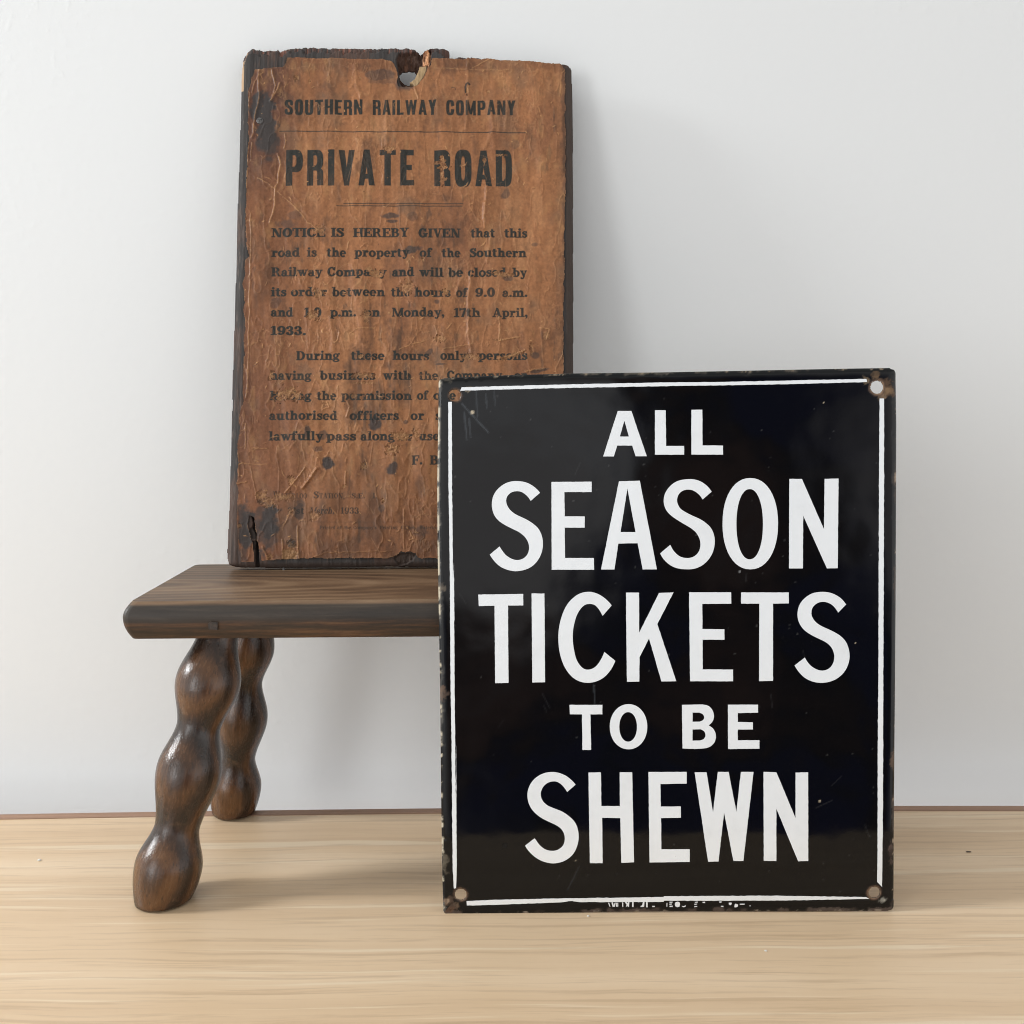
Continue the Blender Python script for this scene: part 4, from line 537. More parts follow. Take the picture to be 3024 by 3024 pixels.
mt_leg, k, bs, oc, ring = wood_mat("dark_turned_oak", 0, 0, 0, 448.0, (-0.014, 0.058, 0), 0.25, (1, 1, 0.0))
fib = k.noise(k.mapping(oc, (420, 420, 26)), 1.0, 4.0, 0.6)
tone = k.noise(oc, 16.0, 2.0, 0.5)
t = k.math('ADD', k.math('MULTIPLY', ring, 0.27), k.math('ADD', k.math('MULTIPLY', tone, 0.70), k.math('MULTIPLY', fib, 0.34)))
c = k.ramp(t, [(0.44, (0.020, 0.012, 0.008)), (0.62, (0.044, 0.021, 0.011)), (0.78, (0.100, 0.044, 0.017)), (0.98, (0.17, 0.080, 0.032))])
k.t.links.new(c, bs.inputs['Base Color'])
k.t.links.new(k.math('MULTIPLY_ADD', fib, 0.34, 0.08), bs.inputs['Roughness'])
dents = k.noise(oc, 150.0, 5.0, 0.7)
pores = k.smooth(k.noise(k.mapping(oc, (900, 900, 40)), 1.0, 2.0, 0.5), 0.58, 0.72)
bump(k, bs, k.math('ADD', k.math('MULTIPLY', fib, 0.5), k.math('SUBTRACT', k.math('MULTIPLY', dents, 1.0), k.math('MULTIPLY', pores, 0.25))), 0.26, 0.0012)
scuff = k.smooth(k.noise(oc, 55.0, 5.0, 0.7), 0.56, 0.70)
c = k.mix(k.math('MULTIPLY', pores, 0.65), c, (0.010, 0.007, 0.005))
c = k.mix(k.math('MULTIPLY', scuff, 0.35), c, (0.16, 0.085, 0.042))
k.t.links.new(c, bs.inputs['Base Color'])

mt_seat, k, bs, oc, ring = wood_mat("dark_seat_oak", 0, 0, 0, 560.0, (0.060, 0.018, 0.0), 0.4, (0.15, 1.0, 0.0))
fib = k.noise(k.mapping(oc, (9, 75, 230)), 1.0, 6.0, 0.75)
ring = k.math('MULTIPLY', ring, k.math('SUBTRACT', 1.0, k.smooth(k.n('ShaderNodeSeparateXYZ', ins={0: oc}).outputs[0], -0.13, 0.02)))
tone = k.noise(k.mapping(oc, (3.5, 14, 30)), 1.0, 3.0, 0.6)
t = k.math('ADD', k.math('MULTIPLY', k.math('POWER', ring, 2.0), 0.14), k.math('ADD', k.math('MULTIPLY', tone, 0.66), k.math('MULTIPLY', fib, 0.50)))
c = k.ramp(t, [(0.38, (0.020, 0.013, 0.009)), (0.52, (0.074, 0.042, 0.024)), (0.66, (0.158, 0.093, 0.052)), (0.86, (0.265, 0.170, 0.100))])
zz = k.n('ShaderNodeSeparateXYZ', ins={0: oc}).outputs[2]
arris = k.math('MULTIPLY', k.smooth(zz, 0.2624, 0.2636), k.math('SUBTRACT', 1.0, k.smooth(zz, 0.26385, 0.26399)))
rub = k.math('MULTIPLY', arris, k.smooth(k.noise(k.mapping(oc, (22, 60, 60)), 1.0, 4.0, 0.7), 0.42, 0.62))
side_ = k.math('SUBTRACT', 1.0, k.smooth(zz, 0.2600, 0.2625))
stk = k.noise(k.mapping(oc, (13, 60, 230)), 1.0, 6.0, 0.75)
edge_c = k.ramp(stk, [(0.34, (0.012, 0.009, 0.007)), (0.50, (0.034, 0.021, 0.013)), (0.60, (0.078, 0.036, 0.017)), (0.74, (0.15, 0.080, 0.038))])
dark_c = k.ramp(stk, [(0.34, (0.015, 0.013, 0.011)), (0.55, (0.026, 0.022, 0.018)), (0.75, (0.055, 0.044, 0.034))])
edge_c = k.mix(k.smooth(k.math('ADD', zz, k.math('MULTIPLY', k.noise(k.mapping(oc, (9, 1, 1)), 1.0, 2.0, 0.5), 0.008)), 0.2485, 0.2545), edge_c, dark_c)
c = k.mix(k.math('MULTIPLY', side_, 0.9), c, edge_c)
c = k.mix(k.math('MULTIPLY', rub, 0.65), c, (0.20, 0.13, 0.075))
k.t.links.new(c, bs.inputs['Base Color'])
k.t.links.new(k.math('MULTIPLY_ADD', fib, 0.25, 0.36), bs.inputs['Roughness'])
bs.inputs['Specular IOR Level'].default_value = 0.35
bump(k, bs, k.math('ADD', k.math('MULTIPLY', fib, 0.7), k.math('MULTIPLY', ring, 0.3)), 0.28, 0.0008)

stool = empty("stool", (-0.017, 0.957, 0.0))
tag(stool, "low dark wooden stool with bobbin turned legs, standing against the white wall", "stool")
SX0, SX1, SY0, SY1 = -0.3345 + 0.017, 0.2965 + 0.017, 0.8585 - 0.957, 1.0560 - 0.957
prof = [(0.2315 + 0.0325 * i / 18, 0.0) for i in range(19)]
prof = [(z, 0.0068 * ((z - 0.2500) / 0.0140) ** 2 if z > 0.25 else 0.0055 * ((0.25 - z) / 0.0185) ** 2) for z, _ in prof]
V, Fc = [], []


def loop(z, ins, rad=0.006):
    pts = []
    x0, x1, y0, y1 = SX0 + ins, SX1 - ins, SY0 + ins, SY1 - ins
    for cx, cy, a0 in ((x1 - rad, y1 - rad, 0), (x0 + rad, y1 - rad, 90), (x0 + rad, y0 + rad, 180), (x1 - rad, y0 + rad, 270)):
        for q in range(5):
            a = math.radians(a0 + 22.5 * q)
            pts.append((cx + rad * math.cos(a), cy + rad * math.sin(a), z))
    return pts


for z, ins in prof:
    V += loop(z, ins)
N = 20
for i in range(len(prof) - 1):
    for q in range(N):
        Fc.append((i * N + q, i * N + (q + 1) % N, (i + 1) * N + (q + 1) % N, (i + 1) * N + q))
Fc.append(tuple(range(N - 1, -1, -1)))
Fc.append(tuple((len(prof) - 1) * N + q for q in range(N)))
seat = mesh_obj("seat", V, Fc, mt_seat, stool)
mt_peg, k, bs = material("peg_end_grain")
oc = k.n('ShaderNodeTexCoord').outputs['Object']
k.t.links.new(k.ramp(k.noise(oc, 400, 3, 0.6), [(0.35, (0.012, 0.008, 0.006)), (0.7, (0.06, 0.036, 0.022))]), bs.inputs['Base Color'])
bs.inputs['Roughness'].default_value = 0.6
PX, PZ = -0.2555 + 0.017, 0.2440
V = [(PX - .0045, SY0 + .004, PZ - .0036), (PX + .0040, SY0 + .004, PZ - .0040), (PX + .0046, SY0 + .004, PZ + .0034), (PX - .0026, SY0 + .004, PZ + .0042), (PX - .0050, SY0 + .004, PZ + .0018)]
V += [(PX + (x - PX) * .86, SY0 - .0012, PZ + (z - PZ) * .86) for x, _, z in V]
peg = mesh_obj("peg", V, [(5, 6, 7, 8, 9)] + [(i, (i + 1) % 5, 5 + (i + 1) % 5, 5 + i) for i in range(5)], mt_peg, stool)

KN = [(-0.06, .0182), (0.03, .0180), (0.205, .0281), (0.365, .0186), (0.535, .0283), (0.725, .0190), (0.870, .0290), (1.14, .0152)]


def leg(top, foot, seed, slim=1.0):
    rg = random.Random(seed)
    top, foot = Vector(top), Vector(foot)
    ax = foot - top
    L = ax.length
    ax.normalize()
    ex = ax.cross(Vector((0, 1, 0))).normalized()
    ey = ax.cross(ex)
    ns, nr = 72, 40
    V, Fc = [], []
    jit = [(t + rg.uniform(-.008, .008), r * rg.uniform(.985, 1.015)) for t, r in KN]
    for i in range(ns + 1):
        t = -0.05 + (1.10 - -0.05) * i / ns
        for (t0, r0), (t1, r1) in zip(jit[:-1], jit[1:]):
            if t <= t1: break
        f = min(max((t - t0) / (t1 - t0), 0), 1)
        f = 0.80 * (1 - math.cos(math.pi * f)) / 2 + 0.20 * (math.sin(math.pi * f / 2) if r1 > r0 else 1 - math.cos(math.pi * f / 2))
        r = (r0 + (r1 - r0) * f) * slim
        for q in range(nr):
            a = 2 * math.pi * q / nr
            rr = r * (1 + 0.008 * math.sin(2 * a + 1.5 * t + seed))
            p = top + ax * (t * L) + (ex * math.cos(a) + ey * math.sin(a)) * rr
            V.append(p)
    # cut flat on the tabletop, with a worn rounded rim
    W = []
    for p in V:
        if p.z < 0.002:
            s = p.z - 0.002
            p = p - ax * (s / ax.z)
            p.z = 0.002
        W.append(p)
    for i in range(ns):
        for q in range(nr):
            Fc.append((i * nr + q, i * nr + (q + 1) % nr, (i + 1) * nr + (q + 1) % nr, (i + 1) * nr + q))
    # foot face
    rim = [Vector(W[ns * nr + q]) for q in range(nr)]
    cen = sum(rim, Vector()) / nr
    b0 = len(W)
    for q in range(nr):
        p = cen + (rim[q] - cen) * 0.97
        W.append(Vector((p.x, p.y, 0.0003)))
    for q in range(nr):
        Fc.append((ns * nr + q, ns * nr + (q + 1) % nr, b0 + (q + 1) % nr, b0 + q))
    Fc.append(tuple(b0 + q for q in range(nr)))
    # mesh in its own axes: local z runs along the leg, so the grain follows it
    rotm = Matrix((ex, ey, ax)).transposed()
    inv = rotm.inverted()
    o = mesh_obj("leg", [inv @ (p - top) for p in W], Fc, mt_leg, stool, True)
    o.rotation_euler = rotm.to_euler()
    o.location = top - Vector(stool.location)
    return o


leg((-0.2615, 0.898, 0.233), (-0.3095, 0.8505, 0.0), 1)
leg((-0.2605, 1.010, 0.233), (-0.2968, 1.0375, 0.0), 2, 0.91)
leg((0.2235, 0.898, 0.233), (0.2700, 0.8505, 0.0), 3)
leg((0.2235, 1.010, 0.233), (0.2620, 1.0375, 0.0), 4, 0.91)

# ================================================================== NOTICE BOARD
B_TILT = math.radians(12.5)
board = empty("notice_board", (-0.111, 1.0103, 0.2677), (-B_TILT, 0, 0))
tag(board, "worn board with a torn top edge, covered by a brown printed railway notice", "notice board")
BU0, BU1, BV0, BV1 = -177.0, 180.0, -6.0, 549.0
TH = 0.0125


def attr_mat(name, rough0, rough1, fine_scale, fine_amt, bump_s, stretch=(1, 1, 1), spec=0.5):
    mt, k, bs = material(name)
    oc = k.n('ShaderNodeTexCoord').outputs['Object']
    at = k.n('ShaderNodeAttribute', attribute_name='tint')
    ro = k.n('ShaderNodeAttribute', attribute_name='dull')
    fn = k.noise(k.mapping(oc, stretch), fine_scale, 4.0, 0.65)
    f = k.math('MULTIPLY_ADD', k.math('SUBTRACT', fn, 0.5), fine_amt, 1.0)
    cv = k.n('ShaderNodeVectorMath', operation='SCALE', ins={0: at.outputs['Color'], 'Scale': f})
    k.t.links.new(cv.outputs[0], bs.inputs['Base Color'])
    k.t.links.new(k.math('ADD', rough0, k.math('MULTIPLY', ro.outputs['Fac'], rough1)), bs.inputs['Roughness'])
    bs.inputs['Specular IOR Level'].default_value = spec
    if bump_s:
        bump(k, bs, fn, bump_s, 0.0006)
    return mt


mt_board = attr_mat("weathered_board", 0.62, 0.25, 500.0, 0.7, 0.5, (1, 1, 0.12), 0.35)
mt_paper = attr_mat("varnished_brown_paper", 0.40, 0.45, 420.0, 0.45, 0.16, (1, 1, 1), 0.20)

WOODP, PAPERP = np.array(BOARD['wood']), np.array(BOARD['paper'])
top_pts = WOODP[:int(np.argmax(WOODP[:, 0] > 172)) + 1]
top_pts = top_pts[np.argsort(top_pts[:, 0])]


def board_fields(du):
    u = np.arange(BU0, BU1 + du, du)
    v = np.arange(BV0, BV1 + du, du)
    U, Vv = np.meshgrid(u, v)
    return u, v, U, Vv


def bevel_drop(u, v, U, Vv):
    lo, hi = row_bounds(WOODP, v)
    lo = np.where(lo > 1e8, 0, lo); hi = np.where(hi < -1e8, 0, hi)
    dl = U - lo[:, None]
    dr = hi[:, None] - U
    db = Vv - (-1.0)
    h = -2.6 * (1 - np.clip(dl / 9, 0, 1)) ** 2 - 4.5 * (1 - np.clip(dr / 7.5, 0, 1)) ** 2 - 2.5 * (1 - np.clip(db / 6, 0, 1)) ** 2
    return h, dl, dr, db


def hole_field(U, Vv, grow=0.0):
    hu, hv, ru, rv = BOARD['hole']
    ru, rv = ru * 1.1, rv * 1.12
    return np.hypot((U - hu) / (ru + grow), (Vv - hv) / (rv + grow)) - 1


# ---- the wood itself
u, v, U, Vv = board_fields(0.6)
h, dl, dr, db = bevel_drop(u, v, U, Vv)
grain = fbm(u, v, 3.0, 90.0, 1, 4, 0.6)
fineg = fbm(u, v, 1.3, 14.0, 2, 3, 0.6)
low = fbm(u, v, 45.0, 60.0, 3, 3)
top_v = np.interp(u, top_pts[:, 0], top_pts[:, 1])
dt = top_v[None, :] - Vv
cols = fbm(u, v, 5.0, 400.0, 4, 3, 0.7)
cols2 = fbm(u, v, 2.2, 60.0, 5, 3, 0.6)
h = h + 0.28 * grain + 0.12 * fineg
tear_len = 6.5 + 4.5 * cols
torn = sst(tear_len - dt, -1.2, 1.2)
h = h - torn * (1.4 + 2.2 * np.clip(1 - dt / 12, 0, 1) + 0.9 * cols2)
tint = np.empty(U.shape + (3,))
tint[:] = (0.046, 0.040, 0.037)
tint = lerp(tint, np.array((0.032, 0.027, 0.025)), sst(grain, -0.2, 0.9))
tint = lerp(tint, np.array((0.105, 0.088, 0.078)), 0.6 * sst(fineg, 0.4, 1.3))
tint = lerp(tint, np.array((0.095, 0.052, 0.036)), 0.75 * sst(low + 0.5 * fineg, -0.1, 0.9))
# left and right arrises: grey-brown, with paler rubbed lines
tint = lerp(tint, np.array((0.115, 0.092, 0.080)), 0.55 * sst(fineg + 0.4 * low, 0.35, 0.9) * (dl < 9))
tint = lerp(tint, np.array((0.055, 0.038, 0.030)), 0.8 * sst(9 - dr, 0, 2.5))
tint = lerp(tint, np.array((0.26, 0.11, 0.075)), torn * sst(cols2 + 0.3 * cols, 0.15, 0.55) * 0.8)
tint = lerp(tint, np.array((0.10, 0.045, 0.032)), torn * sst(-cols2, 0.1, 0.8) * 0.6)
tint = lerp(tint, np.array((0.06, 0.03, 0.022)), (sst(dt, 0, 6) < 1) * (U > 20) * 0.5)
# block standing proud right of the hole: clean dark wood
blk = (U > 16) & (U < 41) & (dt < 20) & (Vv > 512)
tint[blk] = tint[blk] * 0.55 + 0.45 * np.array((0.04, 0.038, 0.038))
# pale bare wood at the top left corner
eg = inside(BOARD['edge'], U, Vv) | ((dl < 3.2 + 1.2 * fineg) & (Vv > 497) & (Vv < 531))
tint = lerp(tint, np.array((0.50, 0.335, 0.20)), 0.9 * eg * np.clip(0.9 + 0.3 * fineg, 0, 1))
# gouge round the hanging hole
gsd = poly_sdf(BOARD['gouge'], U, Vv)
g = sst(-gsd, -0.5, 1.5)
rag = fbm(u, v, 3.0, 7.0, 8, 4, 0.65)
h = h - g * (4.0 + 2.2 * rag + 3.5 * sst(1.4 - hole_field(U, Vv, 0), 0, 1))
tint = lerp(tint, np.array((0.050, 0.021, 0.011)), 0.92 * g)
tint = lerp(tint, np.array((0.13, 0.058, 0.032)), 0.8 * g * sst(rag, 0.3, 0.9) * (Vv > 517))
chp = poly_sdf(BOARD['chip'], U, Vv)
cg = sst(-chp, -0.3, 0.8)
cst = fbm(u, v, 1.5, 12.0, 9, 2)
h = h + cg * (3.4 + 1.2 * cst)
tint = lerp(tint, np.array((0.68, 0.34, 0.17)), cg * sst(cst, -0.45, 0.35))
tint = lerp(tint, np.array((0.22, 0.085, 0.04)), cg * sst(-cst, 0.1, 0.8))
flap = sst(-poly_sdf(BOARD['tan'], U, Vv), -0.4, 0.6)
h = np.where(flap > 0.3, 0.5 + 0.3 * fineg, h)
tint = lerp(tint, np.array((0.40, 0.27, 0.14)), flap * np.clip(0.9 + 0.15 * rag, 0, 1))
# foot: splits, knots and a bite out of the lower edge
cd = seg_dist(BOARD['crack'], U, Vv)
cw = 0.9 + 0.9 * sst(60 - Vv, 0, 60)
ck = sst(cw - cd, -0.5, 0.5)
h = h - ck * 5
tint = lerp(tint, np.array((0.010, 0.007, 0.006)), ck)
for ku, kv, kr in BOARD['knots']:
    kd = np.hypot(U - ku, (Vv - kv) * 0.9) + 0.8 * rag
    kk = sst(kr - kd, -0.8, 0.8)
    h = h - kk * 1.6
    tint = lerp(tint, np.array((0.030, 0.022, 0.018)), 0.85 * kk)
nsd = poly_sdf(BOARD['notch'], U, Vv)
nk = sst(-nsd, -0.6, 1.2)
h = h - nk * (1.8 + 1.0 * rag)
tint = lerp(tint, np.array((0.060, 0.038, 0.028)), 0.7 * nk)
tint = lerp(tint, np.array((0.040, 0.024, 0.017)), 0.7 * sst(7 - db, 0, 4))
inn = inside(WOODP, U, Vv) & (hole_field(U, Vv) > 0)
cell = inn[:-1, :-1] & inn[1:, :-1] & inn[:-1, 1:] & inn[1:, 1:]
idx = np.arange(U.size).reshape(U.shape)
Qf = np.stack([idx[:-1, :-1][cell], idx[:-1, 1:][cell], idx[1:, 1:][cell], idx[1:, :-1][cell]], 1)
used = np.unique(Qf)
remap = np.full(U.size, -1)
remap[used] = np.arange(len(used))
Qf = remap[Qf]
Vf = np.stack([U.ravel()[used] / 1000, -h.ravel()[used] / 1000, Vv.ravel()[used] / 1000], 1)
Vb = Vf.copy()
Vb[:, 1] = TH
hu_, hv_, hru, hrv = BOARD['hole']
dh = np.hypot(Vb[:, 0] * 1000 - hu_, (Vb[:, 2] * 1000 - hv_))
dv_ = Vb[:, 2] * 1000 - hv_
dh = np.hypot(Vb[:, 0] * 1000 - hu_, np.where(dv_ > 0, dv_ * 0.22, dv_))
Vb[:, 1] = np.maximum(TH - 0.011 * np.exp(-(np.maximum(dh - 8, 0) / 12) ** 2), Vf[:, 1] + 0.0025)  # hollow in the unseen back, added so light reaches the wall behind the hole
Vb[:, 2] = np.minimum(Vb[:, 2], np.interp(Vb[:, 0] * 1000, top_pts[:, 0], top_pts[:, 1]) / 1000)
nf = len(used)
E = np.concatenate([Qf[:, [0, 1]], Qf[:, [1, 2]], Qf[:, [2, 3]], Qf[:, [3, 0]]])
key = np.sort(E, 1)
key = key[:, 0].astype(np.int64) * nf + key[:, 1]
_, inv_, cnt = np.unique(key, return_inverse=True, return_counts=True)
Eb = E[cnt[inv_] == 1]
side = np.stack([Eb[:, 1], Eb[:, 0], Eb[:, 0] + nf, Eb[:, 1] + nf], 1)
Q = np.concatenate([Qf, Qf[:, ::-1] + nf, side])
tf = np.clip(tint.reshape(-1, 3)[used], 0, 1)
np_mesh("wood_board", np.concatenate([Vf, Vb]), Q, mt_board, board,
        {'tint': np.concatenate([tf, tf * 0.8]), 'dull': np.ones(2 * nf) * 0.6})

# ---- the printed sheet glued on it
u, v, U, Vv = board_fields(0.45)
hb, dl, dr, db = bevel_drop(u, v, U, Vv)
psd_in = inside(PAPERP, U, Vv)
pd = seg_dist(PAPERP, U, Vv, True)
psd = np.where(psd_in, pd, -pd) - 0.4 + 0.9 * fbm(u, v, 6, 6, 20, 3)
psd = np.where(np.abs(psd) > 30, psd, psd)
ww = fbm(u, v, 17.0, 75.0, 21, 3, 0.5)
wfine = fbm(u, v, 4.0, 9.0, 22, 4, 0.55)
wl = fbm(u, v, 26.0, 70.0, 23, 2)
mask_mid = sst(psd, 4, 40)
crk = fbm(u, v, 15.0, 34.0, 33, 3, 0.55)
crk2 = fbm(u, v, 7.0, 12.0, 34, 3, 0.55)
rid = np.clip(1 - np.abs(crk) / 0.22, 0, 1) ** 1.5
rid2 = np.clip(1 - np.abs(crk2) / 0.20, 0, 1) ** 1.5 * sst(fbm(u, v, 50, 60, 35, 2), -0.2, 0.6)
hp = hb + 1.3 + 1.15 * ww * (0.4 + 0.6 * mask_mid) + 0.10 * wfine + 0.5 * wl + 0.40 * rid + 0.32 * rid2
hp = np.maximum(hp, hb + 0.62)
hp = hp + 0.6 * sst(3.0 - psd, 0, 3) * sst(fbm(u, v, 18, 18, 24, 2), 0.1, 0.8)
tns0 = fbm(u, v, 2.2, 2.2, 37, 3, 0.6)
# tone of the aged varnish
tn = fbm(u, v, 60.0, 90.0, 25, 3)
ts = fbm(u, v, 11.0, 42.0, 26, 4, 0.6)
tm = fbm(u, v, 10.0, 14.0, 27, 4, 0.6)
pt = np.empty(U.shape + (3,))
pt[:] = (0.285, 0.122, 0.053)
pt = lerp(pt, np.array((0.162, 0.068, 0.037)), 0.55 * sst(tn + 0.5 * ts, 0.0, 1.2))
pt = lerp(pt, np.array((0.40, 0.192, 0.089)), 0.55 * sst(ts - 0.4 * tn + 0.3 * tm, 0.15, 1.2))
pt = lerp(pt, np.array((0.19, 0.078, 0.036)), 0.40 * sst(tm, 0.3, 1.3))
lowpart = sst(150 - Vv, 0, 140)
pt = lerp(pt, np.array((0.170, 0.070, 0.034)), 0.60 * lowpart)
pt = lerp(pt, np.array((0.155, 0.062, 0.031)), 0.65 * sst(-90 - U + 18 * tn + 10 * tm, -20, 45))
edge_n = 16 + 7 * tn
rim = sst(edge_n - np.minimum(dl - 4, 500), 0, 12)
pt = lerp(pt, np.array((0.130, 0.056, 0.032)), 0.75 * np.clip(rim, 0, 1))
pt = lerp(pt, np.array((0.21, 0.10, 0.050)), 0.6 * sst(22 - dr, 0, 12))
pt = lerp(pt, np.array((0.085, 0.042, 0.026)), 0.75 * sst(12.5 - dr + 1.5 * tm, 0, 3))
pt = lerp(pt, np.array((0.16, 0.070, 0.036)), 0.6 * sst(Vv - 512 + 5 * tm, 0, 8))
# darker torn corner at the top left
corner = sst(46 - np.hypot((U + 150) * 0.9, (Vv - 478) * 0.42), 0, 26)
pt = lerp(pt, np.array((0.105, 0.048, 0.032)), 0.85 * corner)
pt = lerp(pt, np.array((0.36, 0.185, 0.085)), 0.40 * rid * sst(tm, -0.3, 0.8) + 0.34 * rid2)
vb_ = fbm(u, v, 11.0, 170.0, 36, 3, 0.5)
pt = pt * (1 + 0.10 * wfine + 0.10 * vb_ + 0.13 * tns0)[..., None]
# ground-in grime: blotches and short vertical smears
gm1 = fbm(u, v, 14.0, 22.0, 61, 4, 0.6)
gm2 = fbm(u, v, 5.0, 16.0, 62, 3, 0.6)
gm3 = fbm(u, v, 70.0, 110.0, 63, 2)
pt = lerp(pt, np.array((0.085, 0.045, 0.028)), 0.55 * sst(gm1 + 0.5 * gm3 + 0.5 * lowpart, 0.25, 1.25))
pt = lerp(pt, np.array((0.070, 0.047, 0.034)), 0.50 * sst(gm2 + 0.6 * gm3, 0.6, 1.4))
pt = lerp(pt, np.array((0.40, 0.205, 0.085)), 0.30 * sst(-gm1 + 0.4 * gm2 - 0.4 * lowpart, 0.35, 1.2))
pt = lerp(pt, np.array((0.165, 0.098, 0.060)), 0.45 * sst(fbm(u, v, 26.0, 34.0, 64, 4, 0.6), 0.1, 1.1))
# grey mould and iron stains
sn = fbm(u, v, 9, 9, 28, 4, 0.6)
stn = np.zeros(U.shape)
for su_, sv_, ru, rv, ang, sg in BOARD['stains']:
    J, I = window(u, v, su_ - 2 * max(ru, rv) - 2, su_ + 2 * max(ru, rv) + 2, sv_ - 2 * max(ru, rv) - 2, sv_ + 2 * max(ru, rv) + 2)
    a = math.radians(ang)
    x, y = U[J, I] - su_, Vv[J, I] - sv_
    x, y = x * math.cos(a) - y * math.sin(a), x * math.sin(a) + y * math.cos(a)
    d = np.hypot(x / ru, y / rv) + 0.42 * sn[J, I]
    stn[J, I] = np.maximum(stn[J, I], sg * sst(1.22 - d, 0, 0.5))
pt = lerp(pt, np.array((0.040, 0.037, 0.036)), 0.92 * np.clip(stn * 1.1, 0, 1))
# printing
ink = np.zeros(U.shape)
for tx, fo, u0, u1, va, vb, cap in BOARD['words']:
    draw_word(ink, u, v, tx, fo, u0, u1, va, vb, cap)
for pl, wd in BOARD['rules']:
    a = np.array(pl)
    J, I = window(u, v, a[:, 0].min() - 2, a[:, 0].max() + 2, a[:, 1].min() - 3, a[:, 1].max() + 3)
    d = seg_dist(a, U[J, I], Vv[J, I] + 0.25 * wl[J, I])
    ink[J, I] = np.maximum(ink[J, I], np.clip(0.5 + (wd / 2 - d) / 0.5, 0, 1) * (0.9 if wd > 0.5 else 0.4))
# torn scraps and rubbed places
tr = np.zeros(U.shape)
tns = fbm(u, v, 3.0, 3.0, 29, 4, 0.7)
for su_, sv_, ru, rv, ang, sg in BOARD['tears']:
    mx = max(ru, rv)
    J, I = window(u, v, su_ - 2 * mx - 2, su_ + 2 * mx + 2, sv_ - 2 * mx - 2, sv_ + 2 * mx + 2)
    a = math.radians(ang)
    x, y = U[J, I] - su_, Vv[J, I] - sv_
    x, y = x * math.cos(a) - y * math.sin(a), x * math.sin(a) + y * math.cos(a)
    d = np.hypot(x / ru, y / rv) + 0.75 * tns[J, I] + 0.25 * sn[J, I]
    tr[J, I] = np.maximum(tr[J, I], min(sg, 1) * sst(1.0 - d, -0.12, 0.12))
rg = np.random.default_rng(5)
flake_l = np.zeros(U.shape)
flake_d = np.zeros(U.shape)
hump = np.zeros(U.shape)
for i in range(330):
    fu, fv = rg.uniform(-165, 168), rg.uniform(2, 525)
    if rg.random() < 0.35 and fv > 330:
        continue
    ln_ = rg.uniform(1.2, 5.5) * (1 if rg.random() < 0.88 else 2.2)
    wd = rg.uniform(0.35, 1.1)
    ang = rg.normal(1.2, 0.9)
    cv = rg.uniform(-0.12, 0.12)
    J, I = window(u, v, fu - ln_ - 3, fu + ln_ + 3, fv - ln_ - 3, fv + ln_ + 3)
    x, y = U[J, I] - fu, Vv[J, I] - fv
    x, y = x * math.cos(ang) + y * math.sin(ang), -x * math.sin(ang) + y * math.cos(ang)
    y = y - cv * x * x / max(ln_ / 4, 1) + 0.5 * tns[J, I]
    env_ = np.clip(1 - (x / ln_) ** 2, 0, 1)
    hump[J, I] += env_ * 0.38 * np.exp(-(y / wd) ** 2) * rg.uniform(0.3, 1.2)
    flake_l[J, I] = np.maximum(flake_l[J, I], env_ * sst(wd * 0.55 - np.abs(y - wd * 0.3), -0.2, 0.4) * rg.uniform(0.1, 0.75))
    flake_d[J, I] = np.maximum(flake_d[J, I], env_ * np.exp(-((y + wd * 1.3) / (wd * 0.8)) ** 2) * rg.uniform(0.0, 0.5))
for pl, wd, hh, lt in BOARD['creases']:
    a = np.array(pl)
    J, I = window(u, v, a[:, 0].min() - 8, a[:, 0].max() + 8, a[:, 1].min() - 8, a[:, 1].max() + 8)
    d = seg_dist(a, U[J, I] + 0.7 * tm[J, I], Vv[J, I] + 0.7 * wfine[J, I]) + 0.15 * np.abs(tns[J, I])
    wmm = wd * 0.42
    hump[J, I] += hh * (2.0 if wd >= 3.5 else 1.3) * np.exp(-(d / wmm) ** 2)
    flake_l[J, I] = np.maximum(flake_l[J, I], min(1.0, lt * 1.0) * np.exp(-(d / (0.22 * wmm + 0.42)) ** 2) * np.clip(0.75 + 0.5 * tns[J, I], 0, 1))
for i in range(420):
    fu, fv = rg.uniform(-168, 170), rg.uniform(2, 528)
    a, la, wa = rg.uniform(0, 3.14), rg.uniform(0.5, 1.9), rg.uniform(0.3, 0.7)
    J, I = window(u, v, fu - 4, fu + 4, fv - 4, fv + 4)
    x, y = U[J, I] - fu, Vv[J, I] - fv
    x, y = x * math.cos(a) + y * math.sin(a), -x * math.sin(a) + y * math.cos(a)
    q = sst(1.0 - np.hypot(x / la, y / wa) - 0.4 * tns[J, I], -0.1, 0.4)
    if rg.random() < 0.55:
        flake_l[J, I] = np.maximum(flake_l[J, I], q * rg.uniform(0.25, 0.95))
        hump[J, I] += 0.25 * q
    else:
        flake_d[J, I] = np.maximum(flake_d[J, I], q * rg.uniform(0.4, 1.0))
hp = hp + hump - 0.45 * tr + 0.75 * tr * tns + 0.5 * np.exp(-((np.clip(tr, 0, 1) - 0.35) / 0.18) ** 2) * (tr > 0.02)
